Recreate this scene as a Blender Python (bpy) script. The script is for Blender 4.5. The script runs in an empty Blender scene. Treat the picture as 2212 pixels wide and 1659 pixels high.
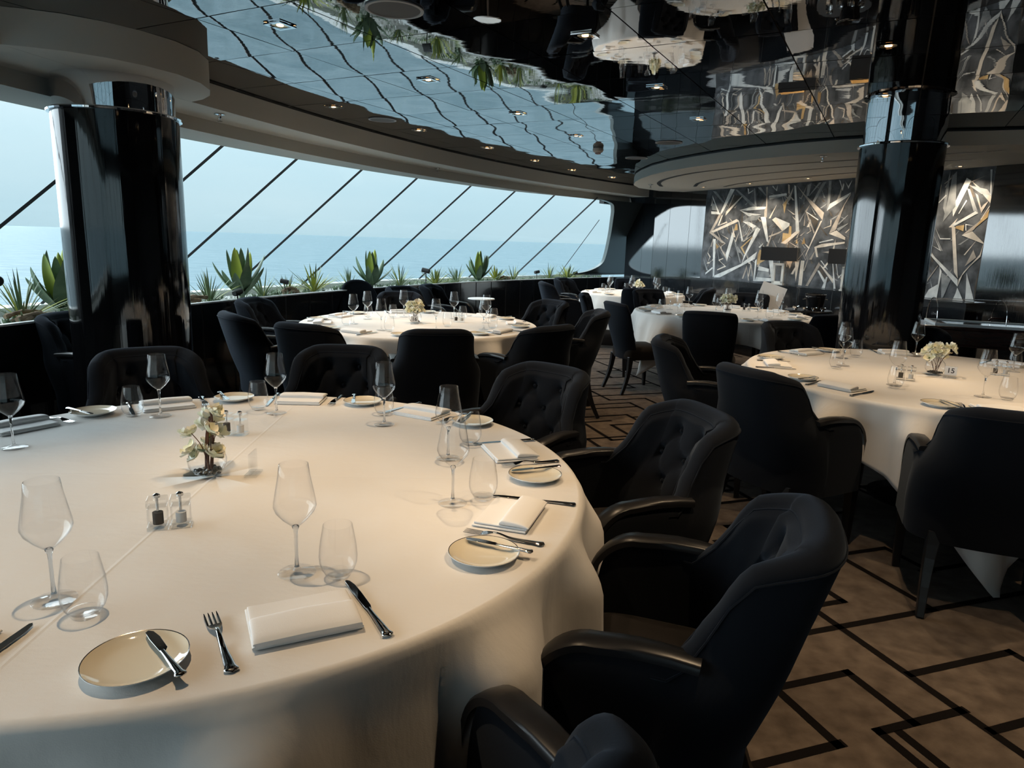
import bpy, bmesh, math, random
from mathutils import Vector, Matrix, geometry
R_ = math.radians
PI = math.pi
scn = bpy.context.scene
COL = scn.collection

# ------------------------------------------------------------------ camera
F_PX, W_PX = 1500.0, 2212.0
pitch, roll = math.atan(309 / 1500.0), R_(1.8)
fw = Vector((0, math.cos(pitch), -math.sin(pitch)))
rt0 = Vector((1, 0, 0)); up0 = rt0.cross(fw)
rt = rt0 * math.cos(roll) + up0 * math.sin(roll)
up = up0 * math.cos(roll) - rt0 * math.sin(roll)
cam_d = bpy.data.cameras.new('camera')
cam_d.sensor_width = 36.0; cam_d.lens = 36.0 * F_PX / W_PX
cam_d.clip_start = 0.05; cam_d.clip_end = 60000
cam = bpy.data.objects.new('camera', cam_d); COL.objects.link(cam)
cam.matrix_world = Matrix(((rt.x, up.x, -fw.x, 0), (rt.y, up.y, -fw.y, 0), (rt.z, up.z, -fw.z, 1.45), (0, 0, 0, 1)))
scn.camera = cam

# ------------------------------------------------------------------ view, sky, daylight
vs = scn.view_settings
vs.view_transform = 'Standard'; vs.look = 'None'; vs.gamma = 1.0; vs.use_curve_mapping = False
vs.exposure = 0.0
cy = scn.cycles
cy.use_denoising = True
cy.max_bounces = 8; cy.diffuse_bounces = 3; cy.glossy_bounces = 5; cy.transmission_bounces = 8
cy.transparent_max_bounces = 24
cy.use_adaptive_sampling = True; cy.adaptive_threshold = 0.04; cy.adaptive_min_samples = 16
cy.caustics_reflective = False; cy.caustics_refractive = False
cy.sample_clamp_indirect = 4.0
cy.blur_glossy = 0.5

world = bpy.data.worlds.new('overcast_sky'); scn.world = world; world.use_nodes = True
nt = world.node_tree; nt.nodes.clear()
o_ = nt.nodes.new('ShaderNodeOutputWorld'); bg = nt.nodes.new('ShaderNodeBackground')
tc = nt.nodes.new('ShaderNodeTexCoord'); sx = nt.nodes.new('ShaderNodeSeparateXYZ')
cr = nt.nodes.new('ShaderNodeValToRGB'); no = nt.nodes.new('ShaderNodeTexNoise')
mp = nt.nodes.new('ShaderNodeMapping'); mx = nt.nodes.new('ShaderNodeMixRGB')
nt.links.new(tc.outputs['Generated'], sx.inputs[0]); nt.links.new(sx.outputs[2], cr.inputs[0])
els = cr.color_ramp.elements
els[0].position = 0.0; els[0].color = (0.52, 0.74, 0.84, 1)
els[1].position = 0.30; els[1].color = (0.80, 1.0, 1.06, 1)
e = els.new(0.08); e.color = (0.61, 0.84, 0.94, 1)
e = els.new(0.16); e.color = (0.74, 0.96, 1.05, 1)
mp.inputs['Scale'].default_value = (1.5, 1.5, 7.0)
no.inputs['Scale'].default_value = 2.0; no.inputs['Detail'].default_value = 5
nt.links.new(tc.outputs['Generated'], mp.inputs[0]); nt.links.new(mp.outputs[0], no.inputs['Vector'])
mx.blend_type = 'SOFT_LIGHT'; mx.inputs[0].default_value = 0.35
nt.links.new(cr.outputs[0], mx.inputs[1]); nt.links.new(no.outputs['Fac'], mx.inputs[2])
nt.links.new(mx.outputs[0], bg.inputs[0]); nt.links.new(bg.outputs[0], o_.inputs[0])
bg.inputs[1].default_value = 1.0

# broad bright part of the overcast sky, ahead and to the left, shining in through the windows
sun_d = bpy.data.lights.new('daylight', 'SUN'); sun_d.energy = 8.5; sun_d.angle = R_(95); sun_d.color = (0.80, 0.92, 1.0)
sun = bpy.data.objects.new('daylight', sun_d); COL.objects.link(sun)
sun.rotation_euler = Vector((0.93, -0.16, -0.22)).to_track_quat('-Z', 'Y').to_euler()
sun.location = (-20, 15, 12)

# ------------------------------------------------------------------ materials
MATS = {}
def mat(name, col=(.5, .5, .5), rough=.5, metal=0.0, spec=.5, coat=0.0, coat_r=.05, sheen=0.0, sheen_col=None, trans=0.0, ior=1.45, emit=None, estr=0.0):
    m = bpy.data.materials.new(name); m.use_nodes = True
    b = m.node_tree.nodes['Principled BSDF']
    b.inputs['Base Color'].default_value = (*col, 1); b.inputs['Roughness'].default_value = rough
    b.inputs['Metallic'].default_value = metal; b.inputs['Specular IOR Level'].default_value = spec
    b.inputs['Coat Weight'].default_value = coat; b.inputs['Coat Roughness'].default_value = coat_r
    b.inputs['Sheen Weight'].default_value = sheen
    if sheen_col: b.inputs['Sheen Tint'].default_value = (*sheen_col, 1)
    b.inputs['Transmission Weight'].default_value = trans; b.inputs['IOR'].default_value = ior
    if emit: b.inputs['Emission Color'].default_value = (*emit, 1); b.inputs['Emission Strength'].default_value = estr
    MATS[name] = m
    return m
def nodes(m): return m.node_tree.nodes, m.node_tree.links, m.node_tree.nodes['Principled BSDF']
def noise_col(m, c1, c2, scale=5, detail=4, stretch=(1, 1, 1), coord='Object', lo=.35, hi=.65):
    n, l, b = nodes(m)
    t = n.new('ShaderNodeTexCoord'); mp = n.new('ShaderNodeMapping'); mp.inputs['Scale'].default_value = stretch
    x = n.new('ShaderNodeTexNoise'); x.inputs['Scale'].default_value = scale; x.inputs['Detail'].default_value = detail
    r = n.new('ShaderNodeValToRGB'); r.color_ramp.elements[0].position = lo; r.color_ramp.elements[1].position = hi
    r.color_ramp.elements[0].color = (*c1, 1); r.color_ramp.elements[1].color = (*c2, 1)
    l.new(t.outputs[coord], mp.inputs[0]); l.new(mp.outputs[0], x.inputs['Vector']); l.new(x.outputs['Fac'], r.inputs[0])
    l.new(r.outputs[0], b.inputs['Base Color'])
def bump(m, scale=50, strength=.2, dist=.001, detail=3, stretch=(1, 1, 1), coord='Object', prev=None):
    n, l, b = nodes(m)
    t = n.new('ShaderNodeTexCoord'); mp = n.new('ShaderNodeMapping'); mp.inputs['Scale'].default_value = stretch
    x = n.new('ShaderNodeTexNoise'); x.inputs['Scale'].default_value = scale; x.inputs['Detail'].default_value = detail
    u = n.new('ShaderNodeBump'); u.inputs['Strength'].default_value = strength; u.inputs['Distance'].default_value = dist
    l.new(t.outputs[coord], mp.inputs[0]); l.new(mp.outputs[0], x.inputs['Vector']); l.new(x.outputs['Fac'], u.inputs['Height'])
    if prev: l.new(prev.outputs[0], u.inputs['Normal'])
    l.new(u.outputs[0], b.inputs['Normal'])
    return u
def thin_glass(name, tint=(.97, .985, .98), f0=.045, rough=0.0, f1=.85):
    m = bpy.data.materials.new(name); m.use_nodes = True; n = m.node_tree.nodes; l = m.node_tree.links; n.clear()
    o = n.new('ShaderNodeOutputMaterial'); mi = n.new('ShaderNodeMixShader'); tr = n.new('ShaderNodeBsdfTransparent')
    gl = n.new('ShaderNodeBsdfGlossy'); lw = n.new('ShaderNodeLayerWeight'); pw = n.new('ShaderNodeMath'); mr = n.new('ShaderNodeMapRange')
    lw.inputs['Blend'].default_value = .5; pw.operation = 'POWER'; pw.inputs[1].default_value = 4.5
    mr.inputs['To Min'].default_value = f0; mr.inputs['To Max'].default_value = f1
    tr.inputs[0].default_value = (*tint, 1); gl.inputs['Roughness'].default_value = rough
    l.new(lw.outputs['Facing'], pw.inputs[0]); l.new(pw.outputs[0], mr.inputs['Value']); l.new(mr.outputs[0], mi.inputs[0])
    l.new(tr.outputs[0], mi.inputs[1]); l.new(gl.outputs[0], mi.inputs[2]); l.new(mi.outputs[0], o.inputs[0])
    MATS[name] = m
    return m

def gloss_black(name, base, f0, f1, pw_, rough):
    """black lacquer / smoked mirror: reflectance rises from f0 face-on to f1 at grazing"""
    m = bpy.data.materials.new(name); m.use_nodes = True; n = m.node_tree.nodes; l = m.node_tree.links; n.clear()
    o = n.new('ShaderNodeOutputMaterial'); mi = n.new('ShaderNodeMixShader'); df = n.new('ShaderNodeBsdfDiffuse')
    gl = n.new('ShaderNodeBsdfGlossy'); lw = n.new('ShaderNodeLayerWeight'); pw = n.new('ShaderNodeMath'); mr = n.new('ShaderNodeMapRange')
    lw.inputs['Blend'].default_value = .5; pw.operation = 'POWER'; pw.inputs[1].default_value = pw_
    mr.inputs['To Min'].default_value = f0; mr.inputs['To Max'].default_value = f1
    df.inputs[0].default_value = (*base, 1); gl.inputs['Roughness'].default_value = rough
    l.new(lw.outputs['Facing'], pw.inputs[0]); l.new(pw.outputs[0], mr.inputs['Value']); l.new(mr.outputs[0], mi.inputs[0])
    l.new(df.outputs[0], mi.inputs[1]); l.new(gl.outputs[0], mi.inputs[2]); l.new(mi.outputs[0], o.inputs[0])
    MATS[name] = m
    return m, gl
def gl_bump(m, gl, scale, strength, dist, detail, stretch):
    n, l = m.node_tree.nodes, m.node_tree.links
    t = n.new('ShaderNodeTexCoord'); mp = n.new('ShaderNodeMapping'); mp.inputs['Scale'].default_value = stretch
    x = n.new('ShaderNodeTexNoise'); x.inputs['Scale'].default_value = scale; x.inputs['Detail'].default_value = detail
    u = n.new('ShaderNodeBump'); u.inputs['Strength'].default_value = strength; u.inputs['Distance'].default_value = dist
    l.new(t.outputs['Object'], mp.inputs[0]); l.new(mp.outputs[0], x.inputs['Vector']); l.new(x.outputs['Fac'], u.inputs['Height']); l.new(u.outputs[0], gl.inputs['Normal'])

cloth_m = mat('white_linen', (.755, .735, .705), .92, sheen=.15)
def cloth_nodes(m):
    n, l, b = nodes(m)
    u1 = bump(m, 3.2, .75, .014, 5, (1, 1.7, .5))
    u2 = bump(m, 420, .25, .0006, 2, prev=u1)
    # pressed fold lines crossing at the middle of the cloth
    t = n.new('ShaderNodeTexCoord'); s = n.new('ShaderNodeSeparateXYZ'); l.new(t.outputs['Object'], s.inputs[0])
    prev = u2
    for k in (0, 1):
        a = n.new('ShaderNodeMath'); a.operation = 'ABSOLUTE'; l.new(s.outputs[k], a.inputs[0])
        mr = n.new('ShaderNodeMapRange'); mr.inputs['From Min'].default_value = 0; mr.inputs['From Max'].default_value = .006
        mr.inputs['To Min'].default_value = 1; mr.inputs['To Max'].default_value = 0
        l.new(a.outputs[0], mr.inputs['Value'])
        u = n.new('ShaderNodeBump'); u.inputs['Strength'].default_value = .35; u.inputs['Distance'].default_value = .002
        l.new(mr.outputs[0], u.inputs['Height']); l.new(prev.outputs[0], u.inputs['Normal']); prev = u
    l.new(prev.outputs[0], b.inputs['Normal'])
cloth_nodes(cloth_m)
napkin_m = mat('napkin_linen', (.86, .86, .86), .9, sheen=.1); bump(napkin_m, 500, .3, .0006, 2)
velvet = mat('black_velvet', (.0055, .0063, .0085), .95, spec=.12, sheen=.17, sheen_col=(.30, .38, .50)); bump(velvet, 240, .25, .0008, 2)
seatvel_warmlit = mat('seat_velvet_warmlit', (.012, .0105, .010), .95, spec=.12, sheen=.14, sheen_col=(.5, .45, .4)); bump(seatvel_warmlit, 240, .25, .0008, 2)  # same velvet as the backs, with warm lamplight put into its browner colour
blackwood = mat('black_wood', (.009, .009, .010), .36, spec=.32, coat=.12, coat_r=.25)
plate_m = mat('ivory_glaze', (.80, .74, .60), .06, spec=.6, coat=.5)
plate_w = mat('white_glaze', (.85, .85, .84), .08, spec=.6, coat=.4)
rim_m = mat('platinum_rim', (.30, .29, .28), .2, 1.0)
steel = mat('polished_steel', (.62, .62, .62), .07, 1.0)
glass_t = thin_glass('glass_bowl_wall', (1, 1, 1), .022, 0, .85)
glass_s = mat('glass_solid', (1, 1, 1), 0.0, trans=1.0, ior=1.5)
pane_m = thin_glass('window_glass', (.97, .99, .985), .012, 0, .35)
acryl = thin_glass('acrylic', (.985, .99, .99), .035)
col_m, col_g = gloss_black('column_lacquer', (.006, .006, .007), .088, .85, 4.2, .06)
gl_bump(col_m, col_g, 30, .32, .005, 4, (1, 1, .010))
chrome = mat('chrome', (.80, .80, .82), .025, 1.0)
bump(chrome, 6, .12, .01, 1, (1, 1, .15))
soffit_m = mat('greige_paint', (.52, .515, .48), .8)
dark_soff = mat('black_reveal', (.01, .01, .011), .5)
joint_m = mat('joint_black', (.004, .004, .005), .6)
glossblk = mat('black_gloss_panel', (.012, .013, .015), .12, spec=.6, coat=.6, coat_r=.06)
bump(glossblk, 30, .06, .003, 2, (6, 6, .05))
endglass, end_g = gloss_black('black_mirror_panel', (.010, .012, .014), .15, .60, 4.0, .045); gl_bump(endglass, end_g, 30, .05, .003, 2, (6, 6, .05))
darkwall = mat('dark_wall', (.02, .02, .022), .5)
whitesill = mat('white_sill', (.80, .82, .82), .4)
mull_m = mat('mullion_metal', (.05, .055, .06), .4)
frame_blk = mat('window_frame_black', (.012, .014, .016), .35)

# ceiling mirror
ceil_m, ceil_g = gloss_black('mirror_ceiling', (.004, .004, .005), .20, .80, 2.2, .012)
gl_bump(ceil_m, ceil_g, 7, .022, .003, 3, (1, 2.6, 1))
# carpet
carpet = mat('carpet_taupe', (.12, .08, .055), .98, spec=.1, sheen=.1)
noise_col(carpet, (.070, .053, .041), (.140, .110, .087), 14, 9, lo=.33, hi=.70); bump(carpet, 380, .6, .004, 3)
carpet_k = mat('carpet_black', (.007, .006, .006), 1.0, spec=.05); bump(carpet_k, 380, .6, .003, 3)
# sea
sea_m = mat('sea_water', (.22, .40, .48), .55, spec=.12, ior=1.33)
n, l, b = nodes(sea_m)
noise_col(sea_m, (.20, .295, .345), (.31, .41, .46), .05, 8, (1, 3.5, 1), lo=.3, hi=.7)
bump(sea_m, .25, .7, 1.2, 6, (1, 2.5, 1))

# ------------------------------------------------------------------ mesh helpers
class MB:
    def __init__(s): s.v = []; s.f = []; s.mi = []
    def add(s, vs_, fs, mi=0):
        o = len(s.v); s.v += [tuple(p) for p in vs_]
        for f in fs: s.f.append([i + o for i in f]); s.mi.append(mi)
        return s
    def box(s, c, d, mi=0, rz=0, M=None):
        x, y, z = d[0] / 2, d[1] / 2, d[2] / 2
        P = [Vector((sx * x, sy * y, sz * z)) for sz in (-1, 1) for sx, sy in ((-1, -1), (1, -1), (1, 1), (-1, 1))]
        if rz: P = [Matrix.Rotation(rz, 3, 'Z') @ p for p in P]
        if M: P = [M @ p for p in P]
        P = [p + Vector(c) for p in P]
        return s.add(P, [(3, 2, 1, 0), (4, 5, 6, 7), (0, 1, 5, 4), (1, 2, 6, 5), (2, 3, 7, 6), (3, 0, 4, 7)], mi)
    def grid(s, fn, nu, nv, mi=0, closed_u=False, closed_v=False, flip=False):
        cu = nu if closed_u else nu + 1; cv = nv if closed_v else nv + 1
        P = [fn(i / nu, j / nv) for i in range(cu) for j in range(cv)]
        fs = []
        for i in range(nu):
            for j in range(nv):
                a = (i % cu) * cv + j % cv; b_ = ((i + 1) % cu) * cv + j % cv
                c = ((i + 1) % cu) * cv + (j + 1) % cv; d = (i % cu) * cv + (j + 1) % cv
                fs.append((a, d, c, b_) if flip else (a, b_, c, d))
        return s.add(P, fs, mi)
    def lathe(s, prof, n=32, c=(0, 0, 0), mi=0, mis=None):
        m = len(prof); P = []
        for i in range(n):
            a = 2 * PI * i / n
            for r, z in prof: P.append((c[0] + r * math.cos(a), c[1] + r * math.sin(a), c[2] + z))
        o = len(s.v); s.v += P
        for i in range(n):
            for j in range(m - 1):
                a, b_ = i * m + j, ((i + 1) % n) * m + j
                if prof[j][0] < 1e-6 and prof[j + 1][0] < 1e-6: continue
                if prof[j][0] < 1e-6: f = [a, b_ + 1, a + 1]
                elif prof[j + 1][0] < 1e-6: f = [a, b_, a + 1]
                else: f = [a, b_, b_ + 1, a + 1]
                s.f.append([k + o for k in f]); s.mi.append(mis[j] if mis else mi)
        return s
    def tube(s, pts, rad, n=8, mi=0, cap=True, sq=None):
        pts = [Vector(p) for p in pts]; m = len(pts)
        if not hasattr(rad, '__len__'): rad = [rad] * m
        o = len(s.v); ref = None
        for k, p in enumerate(pts):
            t = (pts[min(k + 1, m - 1)] - pts[max(k - 1, 0)]).normalized()
            if ref is None:
                ref = Vector((0, 0, 1)) if abs(t.z) < .9 else Vector((0, 1, 0))
            a = t.cross(ref); 
            if a.length < 1e-4: a = t.cross(Vector((1, 0, 0)))
            a.normalize(); b_ = t.cross(a).normalized()
            for i in range(n):
                q = 2 * PI * (i + (.5 if sq else 0)) / n
                sa, sb = (sq if sq else (1, 1))
                s.v.append(tuple(p + (a * math.cos(q) * sa + b_ * math.sin(q) * sb) * rad[k]))
        for k in range(m - 1):
            for i in range(n):
                s.f.append([o + k * n + i, o + k * n + (i + 1) % n, o + (k + 1) * n + (i + 1) % n, o + (k + 1) * n + i]); s.mi.append(mi)
        if cap:
            s.f.append([o + i for i in range(n)][::-1]); s.mi.append(mi)
            s.f.append([o + (m - 1) * n + i for i in range(n)]); s.mi.append(mi)
        return s
    def poly(s, pts, mi=0):
        pts = [Vector(p) for p in pts]
        tris = geometry.tessellate_polygon([pts])
        o = len(s.v); s.v += [tuple(p) for p in pts]
        for t in tris: s.f.append([o + i for i in t]); s.mi.append(mi)
        return s
    def prism(s, pts2, z0, z1, mi=0):
        n = len(pts2); a = sum(pts2[i][0] * pts2[(i + 1) % n][1] - pts2[(i + 1) % n][0] * pts2[i][1] for i in range(n))
        if a < 0: pts2 = pts2[::-1]
        o = len(s.v); s.v += [(x, y, z0) for x, y in pts2] + [(x, y, z1) for x, y in pts2]
        tr = geometry.tessellate_polygon([[Vector((x, y, 0)) for x, y in pts2]])
        for t in tr:
            pa, pb, pc = [pts2[i] for i in t]
            cc = (pb[0] - pa[0]) * (pc[1] - pa[1]) - (pc[0] - pa[0]) * (pb[1] - pa[1])
            t = list(t) if cc > 0 else list(t)[::-1]
            s.f.append([o + n + i for i in t]); s.mi.append(mi)
            s.f.append([o + i for i in t[::-1]]); s.mi.append(mi)
        for i in range(n):
            j = (i + 1) % n; s.f.append([o + i, o + j, o + n + j, o + n + i]); s.mi.append(mi)
        return s
    def build(s, name, mats, parent=None, smooth=True, angle=40, loc=(0, 0, 0), rz=0, bevel=0, recalc=False, subsurf=0):
        me = bpy.data.meshes.new(name); me.from_pydata(s.v, [], s.f)
        if not isinstance(mats, (list, tuple)): mats = [mats]
        for m in mats: me.materials.append(m)
        me.polygons.foreach_set('material_index', s.mi)
        if recalc or bevel:
            bm = bmesh.new(); bm.from_mesh(me)
            if recalc:
                bmesh.ops.remove_doubles(bm, verts=bm.verts, dist=1e-5); bmesh.ops.recalc_face_normals(bm, faces=bm.faces)
            bm.to_mesh(me); bm.free()
        if smooth:
            me.polygons.foreach_set('use_smooth', [True] * len(me.polygons))
            try: me.set_sharp_from_angle(angle=R_(angle))
            except Exception: pass
        me.update()
        o = bpy.data.objects.new(name, me); COL.objects.link(o)
        if parent: o.parent = parent
        o.location = loc; o.rotation_euler = (0, 0, rz)
        if bevel:
            md = o.modifiers.new('bevel', 'BEVEL'); md.width = bevel; md.segments = 2; md.limit_method = 'ANGLE'
        if subsurf:
            md = o.modifiers.new('subdivision', 'SUBSURF'); md.levels = subsurf; md.render_levels = subsurf
        return o

def tag(o, label, cat, group=None, kind=None):
    o['label'] = label
    if cat: o['category'] = cat
    if group: o['group'] = group
    if kind: o['kind'] = kind
    return o
def empty(name, loc=(0, 0, 0), rz=0):
    o = bpy.data.objects.new(name, None); COL.objects.link(o); o.empty_display_size = .05
    o.location = loc; o.rotation_euler = (0, 0, rz)
    return o
def thing(name, label, cat, loc=(0, 0, 0), rz=0, group=None):
    return tag(empty(name, loc, rz), label, cat, group)
CHILD = {}
def reg(root): CHILD[root.name] = [(c, list(c.children)) for c in root.children]; return root
def dup(root, label, loc, rz=0, group=None, scale=None, tilt=None):
    kids = CHILD.get(root.name) or [(c, list(c.children)) for c in root.children]
    r = root.copy(); COL.objects.link(r); r.location = loc; r.rotation_euler = tilt if tilt else (0, 0, rz); r['label'] = label
    if group: r['group'] = group
    if scale: r.scale = scale if hasattr(scale, '__len__') else (scale,) * 3
    for ch, gs in kids:
        c = ch.copy(); COL.objects.link(c); c.parent = r
        for g in gs:
            d = g.copy(); COL.objects.link(d); d.parent = c
    return r
USED = set()
def place(root, label, loc, rz=0, group=None, scale=None, tilt=None):
    if root.name in USED: return dup(root, label, loc, rz, group, scale, tilt)
    USED.add(root.name)
    if not root.children == (): CHILD.setdefault(root.name, [(c, list(c.children)) for c in root.children])
    root.location = loc; root.rotation_euler = tilt if tilt else (0, 0, rz); root['label'] = label
    if group: root['group'] = group
    if scale: root.scale = scale if hasattr(scale, '__len__') else (scale,) * 3
    return root
def struct(o): o['kind'] = 'structure'; return o
def lerp(a, b, t): return a + (b - a) * t
def smooth01(t): t = max(0, min(1, t)); return t * t * (3 - 2 * t)
def interp(x, xs, ys):
    if x <= xs[0]: return ys[0]
    for i in range(len(xs) - 1):
        if x <= xs[i + 1]: return lerp(ys[i], ys[i + 1], (x - xs[i]) / (xs[i + 1] - xs[i]))
    return ys[-1]

# ------------------------------------------------------------------ room shell
CX0, CY0, R0 = 13.62, 0.57, 17.09            # the window front is an arc about this point
def arc(phi, off, z=None):
    a = R_(phi); r = R0 + off
    p = (CX0 + r * math.cos(a), CY0 + r * math.sin(a))
    return p if z is None else (*p, z)
def head_off(ph): return interp(ph, [136, 138.5, 141.8, 145, 152, 158, 163], [-.66, -.60, -.49, -.34, -.26, -.19, -.13])
def sill_off(ph): return interp(ph, [129, 134, 150, 160, 170], [.62, .64, .80, .82, .78])
Z_C, Z_F1, Z_F2, Z_L = 2.40, 2.24, 2.14, .86
A_END, M_END, B_END = Vector((2.00, 12.95, 0)), Vector((2.28, 11.85, 0)), Vector((2.86, 10.70, 0))      # black end wall
ART_A, ART_B = Vector((2.82, 10.75, 0)), Vector((4.50, 6.80, 0))       # mural wall
ART_T = (ART_B - ART_A).normalized(); ART_N = Vector((ART_T.y, -ART_T.x, 0))
if ART_N.x > 0: ART_N = -ART_N                                         # towards the room

# floor: carpet field with inlaid black lines
P_AX = (math.cos(R_(19)), math.sin(R_(19)))
def pq(p, q, z=0): return (p * P_AX[0] - q * P_AX[1], p * P_AX[1] + q * P_AX[0], z)
fl = MB()
outer = [arc(a, .03) for a in range(200, 131, -2)] + [(2.05, 13.0), (2.85, 10.7), (4.55, 6.8), (5.4, 5.2), (6.6, 4.2), (6.6, -4.0), (-3.0, -4.0)]
fl.prism(outer, -.08, 0, 0)
segs = [('q', 2.06, .9, 2.75), ('p', 1.93, 1.84, 2.55), ('p', 1.93, 2.54, 3.4), ('p', 1.61, 2.07, 2.56), ('q', 2.56, 1.1, 1.61), ('p', 1.41, 1.72, 2.07),
        ('q', 1.72, .8, 1.41), ('p', 1.68, 1.55, 1.86), ('q', 1.86, 1.41, 1.68), ('q', 1.55, 1.40, 1.68), ('p', 1.40, 1.1, 1.56), ('p', 1.31, 2.07, 2.4),
        ('p', 2.09, 2.05, 2.23), ('q', 2.23, 2.09, 2.9), ('q', 2.55, 1.93, 2.46), ('p', 2.46, 2.2, 2.85), ('q', 2.85, 2.2, 2.46), ('p', 2.21, 2.81, 3.1),
        ('q', 2.37, 4.53, 5.22), ('p', 5.22, 2.37, 2.86), ('q', 2.86, 4.9, 5.22), ('p', 4.53, 2.37, 2.62), ('q', 2.57, 4.5, 4.93), ('p', 4.93, 2.57, 3.1),
        ('p', 5.13, 2.87, 3.3), ('p', 5.63, 2.3, 3.11), ('q', 3.11, 5.2, 5.63), ('p', 5.48, 2.2, 3.10), ('q', 2.97, 5.77, 6.9), ('p', 5.77, 2.97, 3.35),
        ('q', 3.35, 5.4, 5.77), ('p', 5.96, 2.3, 3.75), ('p', 6.15, 2.5, 2.97), ('p', 6.25, 2.98, 3.49), ('q', 3.49, 6.25, 6.42), ('p', 6.42, 2.98, 3.78),
        ('q', 3.80, 5.7, 8.4), ('p', 6.79, 3.19, 3.80), ('q', 3.20, 6.79, 7.3), ('q', 3.51, 6.79, 7.17), ('p', 7.17, 3.51, 3.80), ('q', 4.13, 6.5, 7.25),
        ('p', 7.25, 3.80, 4.60), ('q', 4.32, 6.3, 6.65), ('p', 6.65, 4.13, 4.9), ('q', 4.60, 6.9, 7.25), ('q', 2.07, 3.0, 4.80), ('p', 4.42, 1.5, 2.07),
        ('p', 4.80, 1.2, 2.07), ('p', 3.60, 2.07, 2.9), ('q', 2.90, 3.2, 4.3), ('p', 4.05, 2.3, 2.90), ('p', 3.2, 1.7, 2.90), ('p', 2.9, 2.23, 3.0),
        ('q', 3.4, 1.2, 3.6), ('p', 3.6, 3.4, 4.3), ('p', 2.55, 3.4, 3.9), ('p', 1.2, 2.56, 3.4), ('p', .9, 1.3, 2.3)]
rnd = random.Random(11)
for gp in range(-7, 15):
    for gq in range(-8, 24):
        p0, q0 = gp * .42 + .1, gq * .46
        if 1.0 < p0 < 3.1 and .5 < q0 < 3.2: continue
        if 1.9 < p0 < 4.2 and 3.9 < q0 < 7.6: continue
        if rnd.random() < .62: segs.append(('p', q0 + rnd.choice((0, .15, .3)), p0, p0 + rnd.choice((.42, .84))))
        if rnd.random() < .45: segs.append(('q', p0, q0, q0 + rnd.choice((.46, .92))))
wl = .016
def inside(x, y):
    r = math.hypot(x - CX0, y - CY0)
    return r < R0 - .02 and y > -3.9 and x < 6.4 and (ART_N.x * (x - ART_A.x) + ART_N.y * (y - ART_A.y)) > .1 and (y < 10.4 or x < 2.0)
for kind, c, a, b in segs:
    a -= wl; b += wl
    q4 = [(a, c - wl), (b, c - wl), (b, c + wl), (a, c + wl)] if kind == 'p' else [(c - wl, a), (c + wl, a), (c + wl, b), (c - wl, b)]
    pts = [pq(*t, .0015) for t in q4]
    if all(inside(p[0], p[1]) for p in pts): fl.add(pts, [(0, 1, 2, 3)], 1)
struct(fl.build('floor', [carpet, carpet_k], smooth=False))

# ceiling: 590 mm mirror tiles, slightly pillowed, over a black slab
ub = Vector((.47, .883)).normalized(); nb = Vector((ub.y, -ub.x)); TS = .592
n_off = [-2.935]
ce = MB()
rnd = random.Random(5)
for i in range(-12, 20):
    for j in range(-8, 26):
        n0 = -2.935 + i * TS; u0 = 2.62 + (j - 4) * TS + .30
        cen = nb * (n0 + TS / 2) + ub * (u0 + TS / 2)
        if math.hypot(cen.x - CX0, cen.y - CY0) > R0 - .35: continue
        if cen.y < -3.8 or cen.x > 6.4: continue
        if (ART_N.x * (cen.x - ART_A.x) + ART_N.y * (cen.y - ART_A.y)) < -.15: continue
        if cen.y > 12.3: continue
        g = .0035; am = .0005 * rnd.uniform(.6, 1.3); sg = 1 if rnd.random() < .8 else -.6
        k1, k2, ph1, ph2 = rnd.uniform(.8, 1.2), rnd.uniform(.8, 1.2), rnd.uniform(-.5, .5), rnd.uniform(-.5, .5)
        N = 12
        def tile(a, b_):
            x = g + a * (TS - 2 * g); y = g + b_ * (TS - 2 * g)
            h = -am * sg * (math.cos(2 * PI * a * k1 + ph1) + .9 * math.cos(2 * PI * b_ * k2 + ph2)) - .0003 * math.sin(5 * a + 4 * b_ + ph1 * 9)
            p = nb * (n0 + x) + ub * (u0 + y)
            return (p.x, p.y, Z_C + h)
        ce.grid(tile, N, N, 0, flip=False)
inner = [arc(a, -.42) for a in range(200, 135, -2)] + [(2.4, 12.0), (2.9, 10.8), (4.6, 6.8), (5.4, 5.2), (6.6, 4.2), (6.6, -4.0), (-2.9, -4.0)]
ce.prism(inner, Z_C + .008, Z_C + .10, 1)
struct(ce.build('ceiling', [ceil_m, joint_m], smooth=True, angle=30))

# perimeter soffit: stepped greige bulkhead along the window head, swelling round the left column
PH0, PH1 = 200.0, 134.9
phis = [lerp(PH0, PH1, i / 90) for i in range(91)]
sf = MB()
def strip(fa, fb, mb, mi=0, ph=phis):
    P = []
    for a in ph: P += [fa(a), fb(a)]
    mb.add(P, [(2 * i, 2 * i + 2, 2 * i + 3, 2 * i + 1) for i in range(len(ph) - 1)], mi)
strip(lambda a: arc(a, -.90, Z_C + .02), lambda a: arc(a, -.90, Z_F1), sf)
strip(lambda a: arc(a, -.903, Z_C), lambda a: arc(a, -.903, Z_C - .012), sf, 1)
strip(lambda a: arc(a, -.90, Z_F1), lambda a: arc(a, -.52, Z_F1), sf)
strip(lambda a: arc(a, -.52, Z_F1), lambda a: arc(a, -.56, Z_F2), sf)
strip(lambda a: arc(a, -.56, Z_F2), lambda a: arc(a, max(head_off(a), -.555) + .0, Z_F2), sf)
strip(lambda a: arc(a, max(head_off(a), -.555), Z_F2), lambda a: arc(a, -.10, Z_C + .25), sf, 0)
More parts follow.
